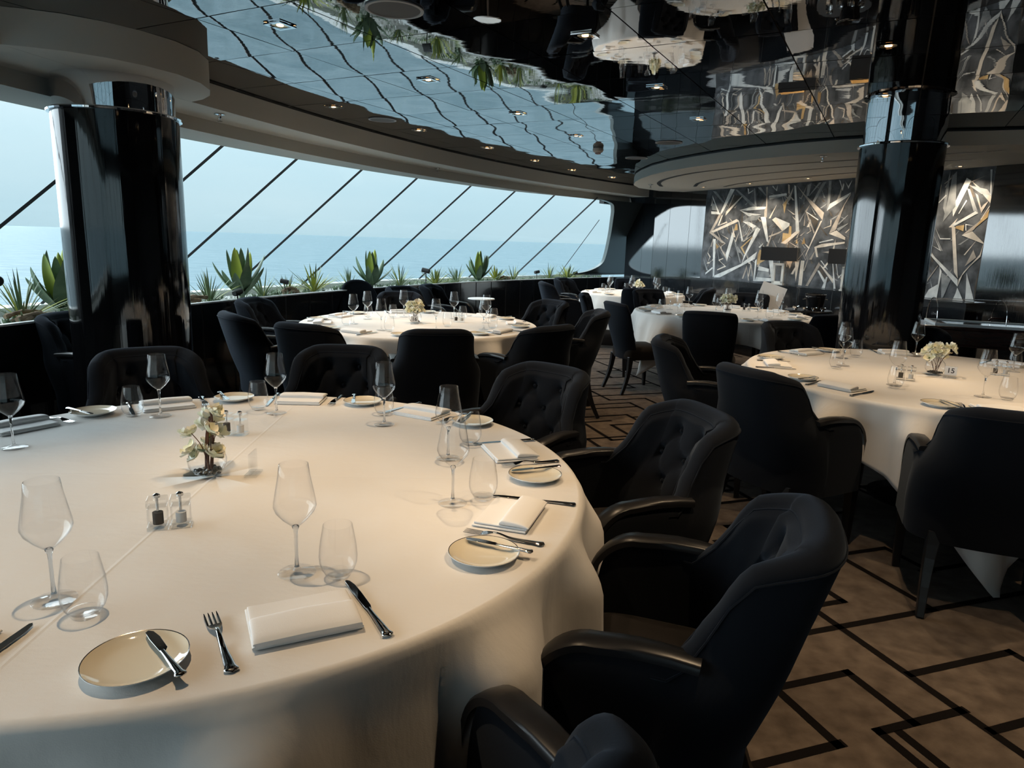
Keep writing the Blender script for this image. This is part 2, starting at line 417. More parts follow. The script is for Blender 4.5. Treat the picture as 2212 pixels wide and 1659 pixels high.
# closing end of the steps near the end wall
e0, e1, e2 = arc(PH1, -.90), arc(PH1, -.52), arc(PH1, -.10)
sf.add([(*e0, Z_C), (*e1, Z_C), (*e1, Z_F1), (*e0, Z_F1)], [(0, 1, 2, 3)], 0)
sf.add([(*e1, Z_C), (*e2, Z_C), (*e2, Z_F2), (*e1, Z_F2)], [(0, 1, 2, 3)], 0)
bul = [(-2.36, 3.33), (-2.24, 3.36), (-2.10, 3.42), (-1.97, 3.52), (-1.86, 3.66), (-1.78, 3.83), (-1.75, 4.03), (-1.78, 4.22), (-1.85, 4.38), (-1.95, 4.51), (-2.06, 4.60), (-2.2, 4.66), (-2.6, 4.5), (-2.6, 3.5)]
sf.prism(bul, Z_F1 + .0005, Z_C - .001, 0)
struct(sf.build('trim_1', [soffit_m, dark_soff], smooth=True, angle=35))

# right soffit: round-nosed lowered ceiling with three curved black slots
Z_R = 2.28
edge = [(2.9, 11.3), (2.2, 11.2), (1.80, 10.75), (1.64, 10.25), (1.575, 9.75), (1.565, 9.25), (1.60, 8.7), (1.69, 8.22), (1.84, 7.75), (2.02, 7.3), (2.22, 6.92), (2.45, 6.58), (2.74, 6.28), (3.0, 6.08), (3.2, 5.95),
        (3.26, 5.86), (3.24, 5.76), (3.32, 5.70), (3.55, 5.62), (3.9, 5.46), (4.4, 5.14), (5.0, 4.65), (6.7, 3.0), (6.7, 5.4), (4.9, 6.9), (4.0, 9.4)]
rs = MB(); rs.prism(edge, Z_R, Z_C - .014, 0)
edge_in = [(x + (.012 if 1.5 < y < 11 and x < 5 else 0), y + .012) for x, y in edge]
rs.prism(edge_in, Z_C - .015, Z_C, 1)
def slot(pts, w):
    P = []
    for k, (x, y) in enumerate(pts):
        x0, y0 = pts[max(k - 1, 0)]; x1, y1 = pts[min(k + 1, len(pts) - 1)]
        t = Vector((x1 - x0, y1 - y0)).normalized(); q = Vector((-t.y, t.x)) * (w / 2) * (.2 if k in (0, len(pts) - 1) else 1)
        P += [(x + q.x, y + q.y, Z_R - .002), (x - q.x, y - q.y, Z_R - .002)]
    rs.add(P, [(2 * i, 2 * i + 1, 2 * i + 3, 2 * i + 2) for i in range(len(pts) - 1)], 1)
def crv(pts, n=8):
    out = []
    for k in range(len(pts) - 1):
        p0, p1, p2, p3 = [Vector(pts[max(0, min(len(pts) - 1, k + d))]) for d in (-1, 0, 1, 2)]
        for i in range(n):
            t = i / n
            out.append(tuple(.5 * ((2 * p1) + (p2 - p0) * t + (2 * p0 - 5 * p1 + 4 * p2 - p3) * t * t + (3 * p1 - p0 - 3 * p2 + p3) * t ** 3)))
    out.append(tuple(pts[-1])); return out
slot(crv([(2.06, 10.35), (1.90, 9.75), (1.88, 9.1), (2.02, 8.3), (2.34, 7.64), (2.67, 7.2), (3.05, 6.76), (3.5, 6.25), (3.87, 5.85)]), .055)
slot(crv([(2.49, 10.18), (2.40, 9.6), (2.43, 9.1), (2.61, 8.5), (2.91, 7.85), (3.25, 7.3), (3.6, 6.85), (4.02, 6.42)]), .05)
slot(crv([(2.86, 10.05), (2.90, 9.5), (3.02, 9.0), (3.19, 8.6), (3.42, 8.1), (3.7, 7.6)]), .045)
struct(rs.build('trim_2', [soffit_m, dark_soff], smooth=True, angle=30))

# low planter wall, planter trough, sill
lw = MB()
phw = [lerp(200, 132.6, i / 110) for i in range(111)]
strip(lambda a: arc(a, 0, 0), lambda a: arc(a, 0, Z_L - .012), lw, 0, phw)
strip(lambda a: arc(a, .05, 0), lambda a: arc(a, .05, Z_L - .012), lw, 0, phw)
for k in range(0, 110, 2):   # panel joints
    a = phw[k]; lw.add([arc(a - .03, -.001, 0), arc(a + .03, -.001, 0), arc(a + .03, -.001, Z_L - .012), arc(a - .03, -.001, Z_L - .012)], [(0, 1, 2, 3)], 1)
strip(lambda a: arc(a, -.006, Z_L - .012), lambda a: arc(a, -.006, Z_L), lw, 2, phw)
strip(lambda a: arc(a, -.006, Z_L), lambda a: arc(a, .035, Z_L), lw, 2, phw)
strip(lambda a: arc(a, .035, Z_L), lambda a: arc(a, .035, Z_L - .06), lw, 2, phw)
strip(lambda a: arc(a, .035, Z_L - .06), lambda a: arc(a, sill_off(a) - .06, Z_L - .05), lw, 3, phw)
strip(lambda a: arc(a, sill_off(a) - .06, Z_L - .06), lambda a: arc(a, sill_off(a) - .06, Z_L + .005), lw, 2, phw)
strip(lambda a: arc(a, sill_off(a) - .06, Z_L + .005), lambda a: arc(a, sill_off(a) + .12, Z_L + .005), lw, 2, phw)
strip(lambda a: arc(a, sill_off(a) + .12, Z_L + .005), lambda a: arc(a, sill_off(a) + .12, -.1), lw, 1, phw)
soil = mat('planter_gravel', (.45, .45, .42), .9)
struct(lw.build('wall_window', [glossblk, joint_m, whitesill, soil], smooth=True, angle=35))

# window: leaning glass wall with parallelogram panes
win = struct(empty('window_1'))
top_ph = [136.9 + 3.25 * k for k in range(0, 20)]
def shift(a): return interp(a, [138.5, 141.8, 144.6, 151.6, 158.2, 165], [1.6, 1.9, 2.7, 2.9, 3.2, 3.5])
def gl(pt, pb, t): # point on the glass from bottom (t=0) to top (t=1)
    a = Vector(arc(pb, sill_off(pb), Z_L)); b_ = Vector(arc(pt, head_off(pt), Z_F2 + .03))
    return a.lerp(b_, t)
bars = [138.5, 141.8, 144.6, 147.9, 151.6, 154.9, 158.2, 161.3] + [161.3 + 3.3 * k for k in range(1, 12)]
prev = None
PEND_T, PEND_B = 136.75, 132.9
for k in range(len(bars) + 1):
    if k == 0: ta, tb, ba, bb = PEND_T, bars[0], PEND_B, 136.3
    elif k == len(bars): break
    else: ta, tb = bars[k - 1], bars[k]; ba, bb = ta + shift(ta), tb + shift(tb)
    if k == 0: ta, ba, tb, bb = 135.6, 130.2, 138.5, 140.1
    m = MB()
    m.grid(lambda u, v: gl(lerp(ta, tb, u), lerp(ba, bb, u), v), 4, 4)
    m.build('pane', pane_m, win)
for a in bars:
    m = MB(); d = Vector(arc(a, -1)) - Vector(arc(a, 0)); d = Vector((d.x, d.y, .5)).normalized() * .012
    m.tube([gl(a, a + shift(a), 0) + d, gl(a, a + shift(a), 1) + d], .0095, 4, sq=(1, 1.6))
    m.build('mullion', mull_m, win, smooth=False)
m = MB(); m.tube([gl(134.6, 136.3, 0), gl(134.6, 136.3, 0).lerp(gl(137.0, 139.2, 1), .75)], .007, 4)
m.build('mullion', mull_m, win, smooth=False)
# black frame panel with rounded corners at the far end of the window
fr = MB()
inn = []
def gp(pa, z):    # surface point by angle and height
    t = (z - Z_L) / (Z_F2 + .03 - Z_L); so, ho = sill_off(pa), head_off(pa)
    return Vector(arc(pa, lerp(so, ho, t) - .02, z))
ctrl = [(140.2, Z_L + .004), (137.0, Z_L + .012), (134.9, Z_L + .035), (133.8, Z_L + .10), (133.3, Z_L + .22), (133.6, 1.25), (134.8, 1.62), (135.9, 1.90), (136.4, 2.02), (136.9, 2.10), (137.8, 2.14), (138.6, 2.15)]
ctrl = crv(ctrl, 6)
P = []
for pa, z in ctrl:
    a = gp(pa, z); P += [a, gp(129.5 if z < 1.2 else lerp(129.5, 133.5, (z - 1.2) / 1.0), z)]
n0 = len(ctrl)
fr.add(P, [(2 * i, 2 * i + 1, 2 * i + 3, 2 * i + 2) for i in range(n0 - 1)], 0)
P2 = []
for pa, z in ctrl:
    a = gp(pa, z); cdir = (Vector((CX0, CY0, 0)) - Vector((a.x, a.y, 0))).normalized(); P2 += [a, a - cdir * .07]
fr.add(P2, [(2 * i, 2 * i + 1, 2 * i + 3, 2 * i + 2) for i in range(n0 - 1)], 1)
fr.build('frame', [frame_blk, mat('frame_reveal', (.30, .33, .33), .4)], win, smooth=True)

# black mirror end wall
ew = MB()
EN = Vector((-(B_END - A_END).y, (B_END - A_END).x, 0)).normalized()
if EN.x > 0: EN = -EN
for a0, b0, brk in ((A_END, M_END, (0, .62, 1.0)), (M_END, B_END, (0, .30, .68, 1.0))):
    for k in range(len(brk) - 1):
        a = a0.lerp(b0, brk[k]); b_ = a0.lerp(b0, brk[k + 1]); d = (b_ - a).normalized() * .003
        a = a + d; b_ = b_ - d
        ew.add([(a.x, a.y, 0), (b_.x, b_.y, 0), (b_.x, b_.y, Z_C), (a.x, a.y, Z_C)], [(0, 1, 2, 3)], 0)
o1, o2, o3 = A_END - EN * .02, M_END - EN * .02, B_END - EN * .02
q1, q2, q3 = A_END - EN * .15, M_END - EN * .15, B_END - EN * .15
ew.prism([(o1.x, o1.y), (o2.x, o2.y), (o3.x, o3.y), (q3.x, q3.y), (q2.x, q2.y), (q1.x, q1.y)], 0, Z_C, 1)
# black bulkhead closing the corner over the window end
h = [arc(136.4, -.30), arc(134.5, -.24), arc(131.5, .1), arc(129, .9), arc(129, 1.0), arc(131.5, .2), arc(134.5, -.14), arc(136.4, -.20)]
ew.prism(h, 2.12, 2.65, 1)
struct(ew.build('wall_end', [endglass, joint_m], smooth=False))
m = MB(); m.box((B_END.x, B_END.y, 1.2), (.02, .02, 2.3)); struct(m.build('trim_3', steel, smooth=False))

# mural wall: dark plaster backing, wainscot with gloss ledge
mw = MB()
a, b_ = ART_A, ART_B; a3, b3 = a - ART_N * .2, b_ - ART_N * .2
mw.prism([(a.x, a.y), (b_.x, b_.y), (b3.x, b3.y), (a3.x, a3.y)], 0, Z_C, 0)
led = .16
a4, b4 = a + ART_N * led, b_ + ART_N * led
mw.prism([(a.x, a.y), (b_.x, b_.y), (b4.x, b4.y), (a4.x, a4.y)], .005, .985, 1)
a5, b5 = a + ART_N * (led + .015), b_ + ART_N * (led + .015)
mw.prism([(a.x, a.y), (b_.x, b_.y), (b5.x, b5.y), (a5.x, a5.y)], .985, 1.0, 2)
for k in range(1, 8):
    p = a4.lerp(b4, k / 8) + ART_N * .001; d = ART_T * .004
    mw.add([(p.x - d.x, p.y - d.y, .01), (p.x + d.x, p.y + d.y, .01), (p.x + d.x, p.y + d.y, .98), (p.x - d.x, p.y - d.y, .98)], [(0, 1, 2, 3)], 3)
struct(mw.build('wall_right', [darkwall, glossblk, glossblk, joint_m], smooth=False))

# remaining dark walls round the room, behind and right of the viewer, with a second window astern
rw = MB()
pts = [(4.48, 6.82), (5.3, 5.25), (6.5, 4.2), (6.5, -3.95)]
for k in range(len(pts) - 1):
    a, b_ = Vector((*pts[k], 0)), Vector((*pts[k + 1], 0)); n_ = (b_ - a).normalized(); q = Vector((-n_.y, n_.x, 0)) * .1
    rw.prism([(a.x, a.y), (b_.x, b_.y), (b_.x + q.x, b_.y + q.y), (a.x + q.x, a.y + q.y)], 0, Z_C, 0 if k > 0 else 1)
for x0, x1, z0, z1 in ((1.6, 6.5, 0, Z_C), (-3.3, 1.6, 0, .75), (-3.3, 1.6, 2.2, Z_C + .1)): rw.box(((x0 + x1) / 2, -4.0, (z0 + z1) / 2), (x1 - x0, .1, z1 - z0))
for a in (171.0,):   # dark pier between the window bays, just left of the view
    rw.prism([arc(a - 1.1, -.12), arc(a + 1.1, -.12), arc(a + 1.1, .9), arc(a - 1.1, .9)], 0, Z_C)
struct(rw.build('wall_back', [darkwall, endglass], smooth=False))
w2 = struct(empty('window_2'))
m = MB(); m.box((-.85, -3.98, 1.475), (4.9, .01, 1.45)); m.build('pane', pane_m, w2, smooth=False)
for k in range(6): m = MB(); m.box((-3.2 + k * .95, -3.96, 1.475), (.05, .05, 1.45)); m.build('mullion', mull_m, w2, smooth=False)

# columns
def column(x, y, r, zlip, ztop, label):
    c = struct(tag(empty('column', (x, y, 0)), label, 'column'))
    m = MB(); m.lathe([(r + .012, 0), (r + .012, .10), (r, .105), (r, zlip)], 96); m.build('shaft', col_m, c)
    m = MB(); m.lathe([(r, zlip), (r + .016, zlip + .001), (r + .018, zlip + .010), (r + .012, zlip + .016), (r * .95, zlip + .016)], 96); m.build('collar', chrome, c)
    m = MB(); m.lathe([(r * .95, zlip + .01), (r * .95, ztop)], 96); m.build('capital', chrome, c)
    return c
column(-2.24, 4.06, .315, 2.05, 2.241, 'black lacquered column by the planter with a chrome collar')
column(2.84, 5.42, .286, 2.215, 2.4, 'black lacquered column before the mural with a tall chrome top')

# sea
sm = MB(); sm.grid(lambda u, v: (lerp(-30000, 30000, u), lerp(-30000, 30000, v), -24), 8, 8)
struct(sm.build('sea', sea_m, smooth=False)); bpy.data.objects['sea']['kind'] = 'stuff'
tag(bpy.data.objects['sea'], 'calm pale blue sea stretching to the horizon outside the window', 'sea')

# mural
MUR = """W 0.53 2.27 0.62 2.26 0.39 1.93 0.34 1.92
B 0.39 1.93 0.19 1.65 0.14 1.66 0.34 1.94
C 0.18 1.68 0.72 1.85 0.77 1.82 0.23 1.66
B 0.14 1.66 0.23 1.66 0.53 1.51 0.42 1.45 0.4 1.47 0.46 1.51
W 0.75 1.84 0.77 1.82 0.89 1.56 0.86 1.54
W 0.65 1.67 0.69 1.59 0.59 1.25 0.55 1.35
B 0.29 1.57 0.31 1.55 0.55 1.35 0.59 1.26 0.41 1.45
W 0.24 1.57 0.3 1.57 0.34 1.04 0.31 1.01
W 0.34 1.04 0.89 1.23 1.19 1.41 1.16 1.31 0.47 1.02 0.33 1.01
W 1.13 1.74 1.21 1.71 0.97 1.35 0.9 1.22 0.94 1.35
W 1.19 1.87 1.29 1.87 1.39 1.53 1.35 1.55
W 0.76 1.97 1.01 2.01 1.29 2 1.27 1.97 0.91 1.96
W 0.76 1.97 0.93 1.93 1.2 1.9 0.96 1.88
G 0.84 1.81 1.02 1.9 1.19 1.88 1.12 1.83
W 0.85 1.81 0.97 1.81 1.13 1.75 1.07 1.72
G 0.62 2.26 0.68 2.25 1.02 2.05 1.12 2 0.97 2.03
G 1.01 2.25 1.03 2.25 1.09 2.02 1.05 2.04
G 0.14 2.26 0.22 2.25 0.43 2.08 0.38 2.09
W 0.14 1.97 0.32 1.96 0.36 1.92 0.15 1.93
D 0.61 2.19 0.78 2.15 0.5 1.97
C 0.61 2.19 0.62 2.18 0.5 1.97 0.47 1.9
C 0.48 1.96 0.78 2.16 0.79 2.15 0.47 1.9
G 1.08 2.26 1.14 2.26 1.27 2.14 1.25 2.14
B 1.24 2.25 1.27 2.26 1.31 1.86 1.26 1.87 1.25 1.95 1.28 2.01
W 1.31 2.14 1.62 2.16 1.63 2.13 1.31 2.12
G 1.31 2.12 1.63 2.13 1.33 2.09
C 1.41 1.83 1.47 1.86 1.68 1.72 1.62 1.68
W 1.47 1.86 1.73 1.78 1.73 1.75 1.64 1.69
Y 1.24 1.44 1.37 1.39 1.28 1.33 1.38 1.31 1.21 1.23 1.21 1.37
B 1.38 1.62 1.62 1.69 1.69 1.72 1.56 1.65 1.38 1.6
G 0.69 1.58 0.72 1.57 0.89 1.25 0.87 1.24
Y 0.85 1.46 1.07 1.61 1.08 1.6 0.89 1.46 0.96 1.38 0.94 1.37
G 0.86 1.53 1.12 1.75 1.16 1.74 0.9 1.55
B 0.94 1.03 1.01 1.22 1.09 1.01 1.07 1.01 1.02 1.17 0.97 1.03
B 1.06 1.08 1.09 1.25 1.2 1.01 1.18 1.01 1.1 1.2 1.08 1.06
W 1.17 1.29 1.2 1.31 1.2 1.01 1.17 1.01
W 1.22 1.07 1.52 1.07 1.55 1.03 1.2 1.01
W 1.25 1.22 1.45 1.19 1.45 1.15 1.24 1.16
G 1.25 1.15 1.45 1.15 1.48 1.08 1.22 1.07
W 1.42 1.33 1.5 1.33 1.58 1.03 1.51 1.04
W 0.13 1.07 0.28 1.16 0.29 1.14 0.13 1.04
C 0.4 1.27 0.5 1.3 0.51 1.29 0.43 1.26 0.59 1.18 0.4 1.12 0.39 1.13 0.55 1.19
C 0.19 1.48 0.15 1.37 0.22 1.31 0.16 1.23 0.22 1.23 0.14 1.13 0.2 1.21 0.14 1.2 0.2 1.3 0.14 1.36
Y 0.71 1.78 0.74 1.78 0.76 1.7 0.68 1.69
C 0.32 1.76 0.51 1.82 0.53 1.8 0.33 1.76
C 0.32 1.76 0.39 1.91 0.41 1.9 0.35 1.77
W 1.21 1.47 1.3 1.53 1.3 1.53 1.24 1.46
C 0.4 1.64 0.58 1.58 0.57 1.57
W 0.88 2.26 0.91 2.25 0.92 2.2 1 2.23 1 2.22 0.91 2.18
G 0.14 2.09 0.21 2.07 0.33 1.97 0.16 1.99
W 0.14 2.2 0.32 1.96 0.29 1.96 0.15 2.16
D 0.35 1.52 0.51 1.51 0.42 1.46
Y 0.31 1.51 0.39 1.46 0.34 1.42
C 0.55 1.87 0.62 1.83 0.62 1.94 0.62 1.82 0.6 1.83
G 0.79 1.48 0.93 1.35 0.93 1.33 0.78 1.45
B 1.63 2.27 1.66 2.26 1.68 2.14 1.65 2.16
B 1.73 2.23 1.68 2.14 1.57 2.02 1.6 1.98 1.7 2.08
Y 1.58 2.02 1.65 2.09 1.62 1.9
W 1.74 2.25 1.77 2.24 1.91 1.68 1.85 1.68
C 1.91 1.68 1.9 1.66 1.7 1.52 1.61 1.53 1.85 1.68
Y 1.63 1.66 1.73 1.65 1.73 1.75 1.77 1.74 1.78 1.62 1.63 1.54
B 1.77 2.26 1.9 2.15 2.27 1.9 2.26 1.81 1.96 2.08
C 2.26 1.81 2.05 1.36 2.06 1.41 2.16 1.65 2.23 1.8
G 1.96 2.24 2.02 2.26 2 2.11 1.96 2.1
G 2.14 2.26 2.01 2.12 2 2.1 2.18 2.26
G 2.2 2.26 2.25 2.26 2.1 2.02 2.07 2.04
G 2.29 2.27 2.33 2.27 2.34 2.01 2.31 1.92
W 2.31 1.92 2.34 2 2.63 2.12 2.59 2.07 2.36 1.95
B 2.63 2.12 2.63 2.09 2.56 1.98 2.48 1.7 2.38 1.65 2.42 1.74
C 2.38 1.65 2.49 1.69 2.63 1.61 2.63 1.58
D 2.1 1.89 2.2 1.81 2.16 1.71 2.04 1.87
W 1.97 1.93 2.2 1.82 2.19 1.81 1.99 1.91
B 1.97 1.93 2.01 1.9 2.16 1.67 2.15 1.65
C 2.18 1.49 2.29 1.53 2.63 1.56 2.63 1.54 2.31 1.49 2.22 1.48 2.26 1.37 2.23 1.37
B 2.31 1.43 2.5 1.46 2.51 1.41 2.34 1.43
W 2.24 1.55 2.44 1.59 2.47 1.58 2.26 1.54
W 2.3 1.33 2.32 1.33 2.43 1.23 2.42 1.23
B 2.11 1.01 2.28 1.31 2.31 1.28 2.15 1.01
C 2.3 1.28 2.33 1.27 2.53 1.12 2.53 1.07
D 2.29 1.22 2.32 1.25 2.48 1.1 2.43 1.07
W 2.27 1.21 2.3 1.21 2.42 1.09 2.39 1.07
W 2.42 1.14 2.44 1.14 2.42 1 2.37 1
W 2.49 1.31 2.5 1.3 2.58 1.01 2.55 1
W 2.54 1.3 2.55 1.3 2.6 1.15 2.64 1.19 2.64 1.17 2.6 1.13
C 1.99 1.32 2.05 1.32 2.05 1.01 1.99 1.01
C 1.89 1.32 1.97 1.32 1.94 1.05
Y 1.87 1.53 1.88 1.59 1.91 1.53
Y 1.97 1.52 2 1.61 2.03 1.53
B 1.73 1.32 1.86 1.32 1.82 1.21
W 1.36 2.25 1.45 2.19 1.45 2.27 1.43 2.21 1.36 2.27
W 2.44 2.27 2.51 2.14 2.52 2.21 2.51 2.23 2.5 2.17 2.46 2.26
W 2.53 2.25 2.59 2.16 2.63 2.26 2.58 2.19
C 2.38 1.81 2.4 1.81 2.4 1.74 2.29 1.71 2.3 1.72 2.39 1.75
W 1.85 2.1 1.9 2.07 1.85 2.09 1.88 1.81
G 2.49 1.71 2.64 1.77 2.64 1.76 2.52 1.68
G 2.5 1.77 2.63 1.87 2.63 1.86 2.51 1.75
W 3.99 2.19 4.04 2.16 3.91 1.82 3.89 1.91
B 4.04 2.16 4.29 2 4.39 1.92 4.4 1.87 4.27 1.94
G 4.02 2.12 4.21 2.07 4.28 2.01 4.16 2.03
G 4.01 2.09 4.04 2.08 4.16 1.85 4.11 1.87
W 4.16 1.85 3.92 1.72 3.91 1.74 4.13 1.87
C 3.91 1.74 3.95 1.72 4.06 1.22 4.01 1.28 3.95 1.55
W 3.73 1.46 4.06 1.21 4.07 1.14 3.74 1.43
C 4.07 1.14 4.07 1.21 4.24 1.46 4.27 1.57 4.35 1.56 4.25 1.44 4.11 1.29
C 4.03 1.64 4.13 1.68 4.34 1.57 4.28 1.57 4.27 1.56
B 4.03 1.64 4.19 1.78 4.35 1.89 4.31 1.87 4.14 1.69
Y 4.14 1.7 4.37 1.88 4.41 1.81
W 4.21 2.25 4.23 2.25 4.34 1.96 4.3 1.96
G 4.24 2.25 4.45 2.23 4.45 2.2 4.3 2.21
G 4.29 2.17 4.45 2.16 4.45 2.14 4.3 2.15
G 4.3 2.15 4.34 2.06 4.42 1.85 4.36 1.91
W 4.4 1.87 4.45 1.76 4.46 1.61
G 3.88 2.26 3.92 1.92 3.81 1.77 3.83 2 3.84 2.22
G 3.81 2.27 3.82 2.09 3.82 1.85 3.79 1.91 3.79 2.09
W 3.72 1.95 3.8 2.04 3.81 2.03 3.73 1.95
B 4.1 2.04 4.19 1.85 4.24 1.96 4.2 1.93 4.18 1.9 4.13 2.02
Y 3.96 1.73 4.04 1.74 4.04 1.68 3.95 1.71
W 4.05 1.75 4.14 1.73 4.14 1.73 4.06 1.74 4.07 1.68 4.06 1.69
W 4.14 1.28 4.23 1.08 4.26 0.97 4.17 0.97 4.16 1.11
D 4.28 1.41 4.37 1.09 4.34 0.97 4.24 1.14
W 4.42 1.33 4.46 1.26 4.46 1.08 4.46 0.97 4.38 0.97 4.41 1.09
W 4.07 1.13 4.11 1.07 4.15 0.98 4.04 0.98 4.06 1.07
W 3.86 1.15 3.86 1.31 3.88 1.28 3.87 0.99 3.73 0.99 3.77 1.09
B 3.73 1.18 3.83 1.34 3.83 1.33 3.74 1.17
G 3.88 1.27 3.99 1.21 3.94 1.03 3.92 0.98
C 4.32 1.53 4.36 1.42 4.42 1.57 4.46 1.47 4.45 1.47 4.42 1.55 4.36 1.4
B 4.16 1.52 4.21 1.43 4.11 1.34 4.17 1.5
W 4.32 1.69 4.38 1.74 4.44 1.66 4.44 1.66 4.38 1.73
W 3.73 1.73 3.81 1.61 3.92 1.61 3.92 1.6 3.81 1.6
W 3.73 1.65 3.84 1.48 3.73 1.54 3.82 1.5
W 3.96 1.85 4.02 1.98 4.03 1.97 3.97 1.85
C 4.19 1.79 4.29 1.92 4.3 1.91 4.2 1.79
G 4.37 2.07 4.45 2.1 4.45 2.09 4.39 2.07 4.45 2.04 4.45 2.04"""
mm = MB()
def art(s_, z_, o): p = ART_A + ART_T * s_ + ART_N * o; return (p.x, p.y, z_)
mm.add([art(.02, 1.002, .003), art(4.27, 1.002, .003), art(4.27, 2.29, .003), art(.02, 2.29, .003)], [(0, 1, 2, 3)], 0)
rnd = random.Random(3)
CI = dict(D=1, G=2, W=3, B=4, C=5, Y=6)
k = 0
for _ in range(260):   # background shards and scratches
    s0, z0 = rnd.uniform(.1, 4.15), rnd.uniform(1.05, 2.25); an = rnd.choice((60, 75, 100, 120, 30, 150)) + rnd.uniform(-12, 12); L_ = rnd.uniform(.06, .26); w = rnd.uniform(.004, .022)
    dx, dz = math.cos(R_(an)) * L_, math.sin(R_(an)) * L_
    if 1.02 < z0 + dz < 2.27 and .03 < s0 + dx < 4.25 and s0 - w > .03:
        k += 1; o = .0035 + k * 4e-6
        mm.poly([art(s0 - w, z0, o), art(s0 + w, z0, o), art(s0 + dx, z0 + dz, o)], rnd.choice((1, 1, 2, 2, 4, 5)))
for q, ln in enumerate(MUR.strip().splitlines()):
    t = ln.split(); v = list(map(float, t[1:])); o = .0045 + q * 2e-5
    pts = [(min(4.26, max(.025, v[i])), min(2.28, max(1.004, v[i + 1]))) for i in range(0, len(v), 2)]
    mm.poly([art(a, b_, o) for a, b_ in pts], CI[t[0]])
def amat(name, c1, c2, sc=9):
    m = mat(name, c1, .75); noise_col(m, c1, c2, sc, 6, lo=.35, hi=.68); return m
am = [amat('mural_ground', (.020, .025, .030), (.12, .135, .155), 7), amat('mural_umber', (.035, .030, .026), (.10, .088, .072)), amat('mural_grey', (.16, .18, .195), (.31, .335, .35)),
      amat('mural_white', (.44, .48, .50), (.74, .78, .79)), amat('mural_taupe', (.27, .25, .225), (.48, .45, .41)), amat('mural_cream', (.48, .455, .41), (.74, .71, .65)), amat('mural_gold', (.30, .20, .085), (.55, .42, .22))]
tag(mm.build('mural', am, smooth=False), 'large mural of jagged grey cream and gold shards on a dark ground', 'mural')

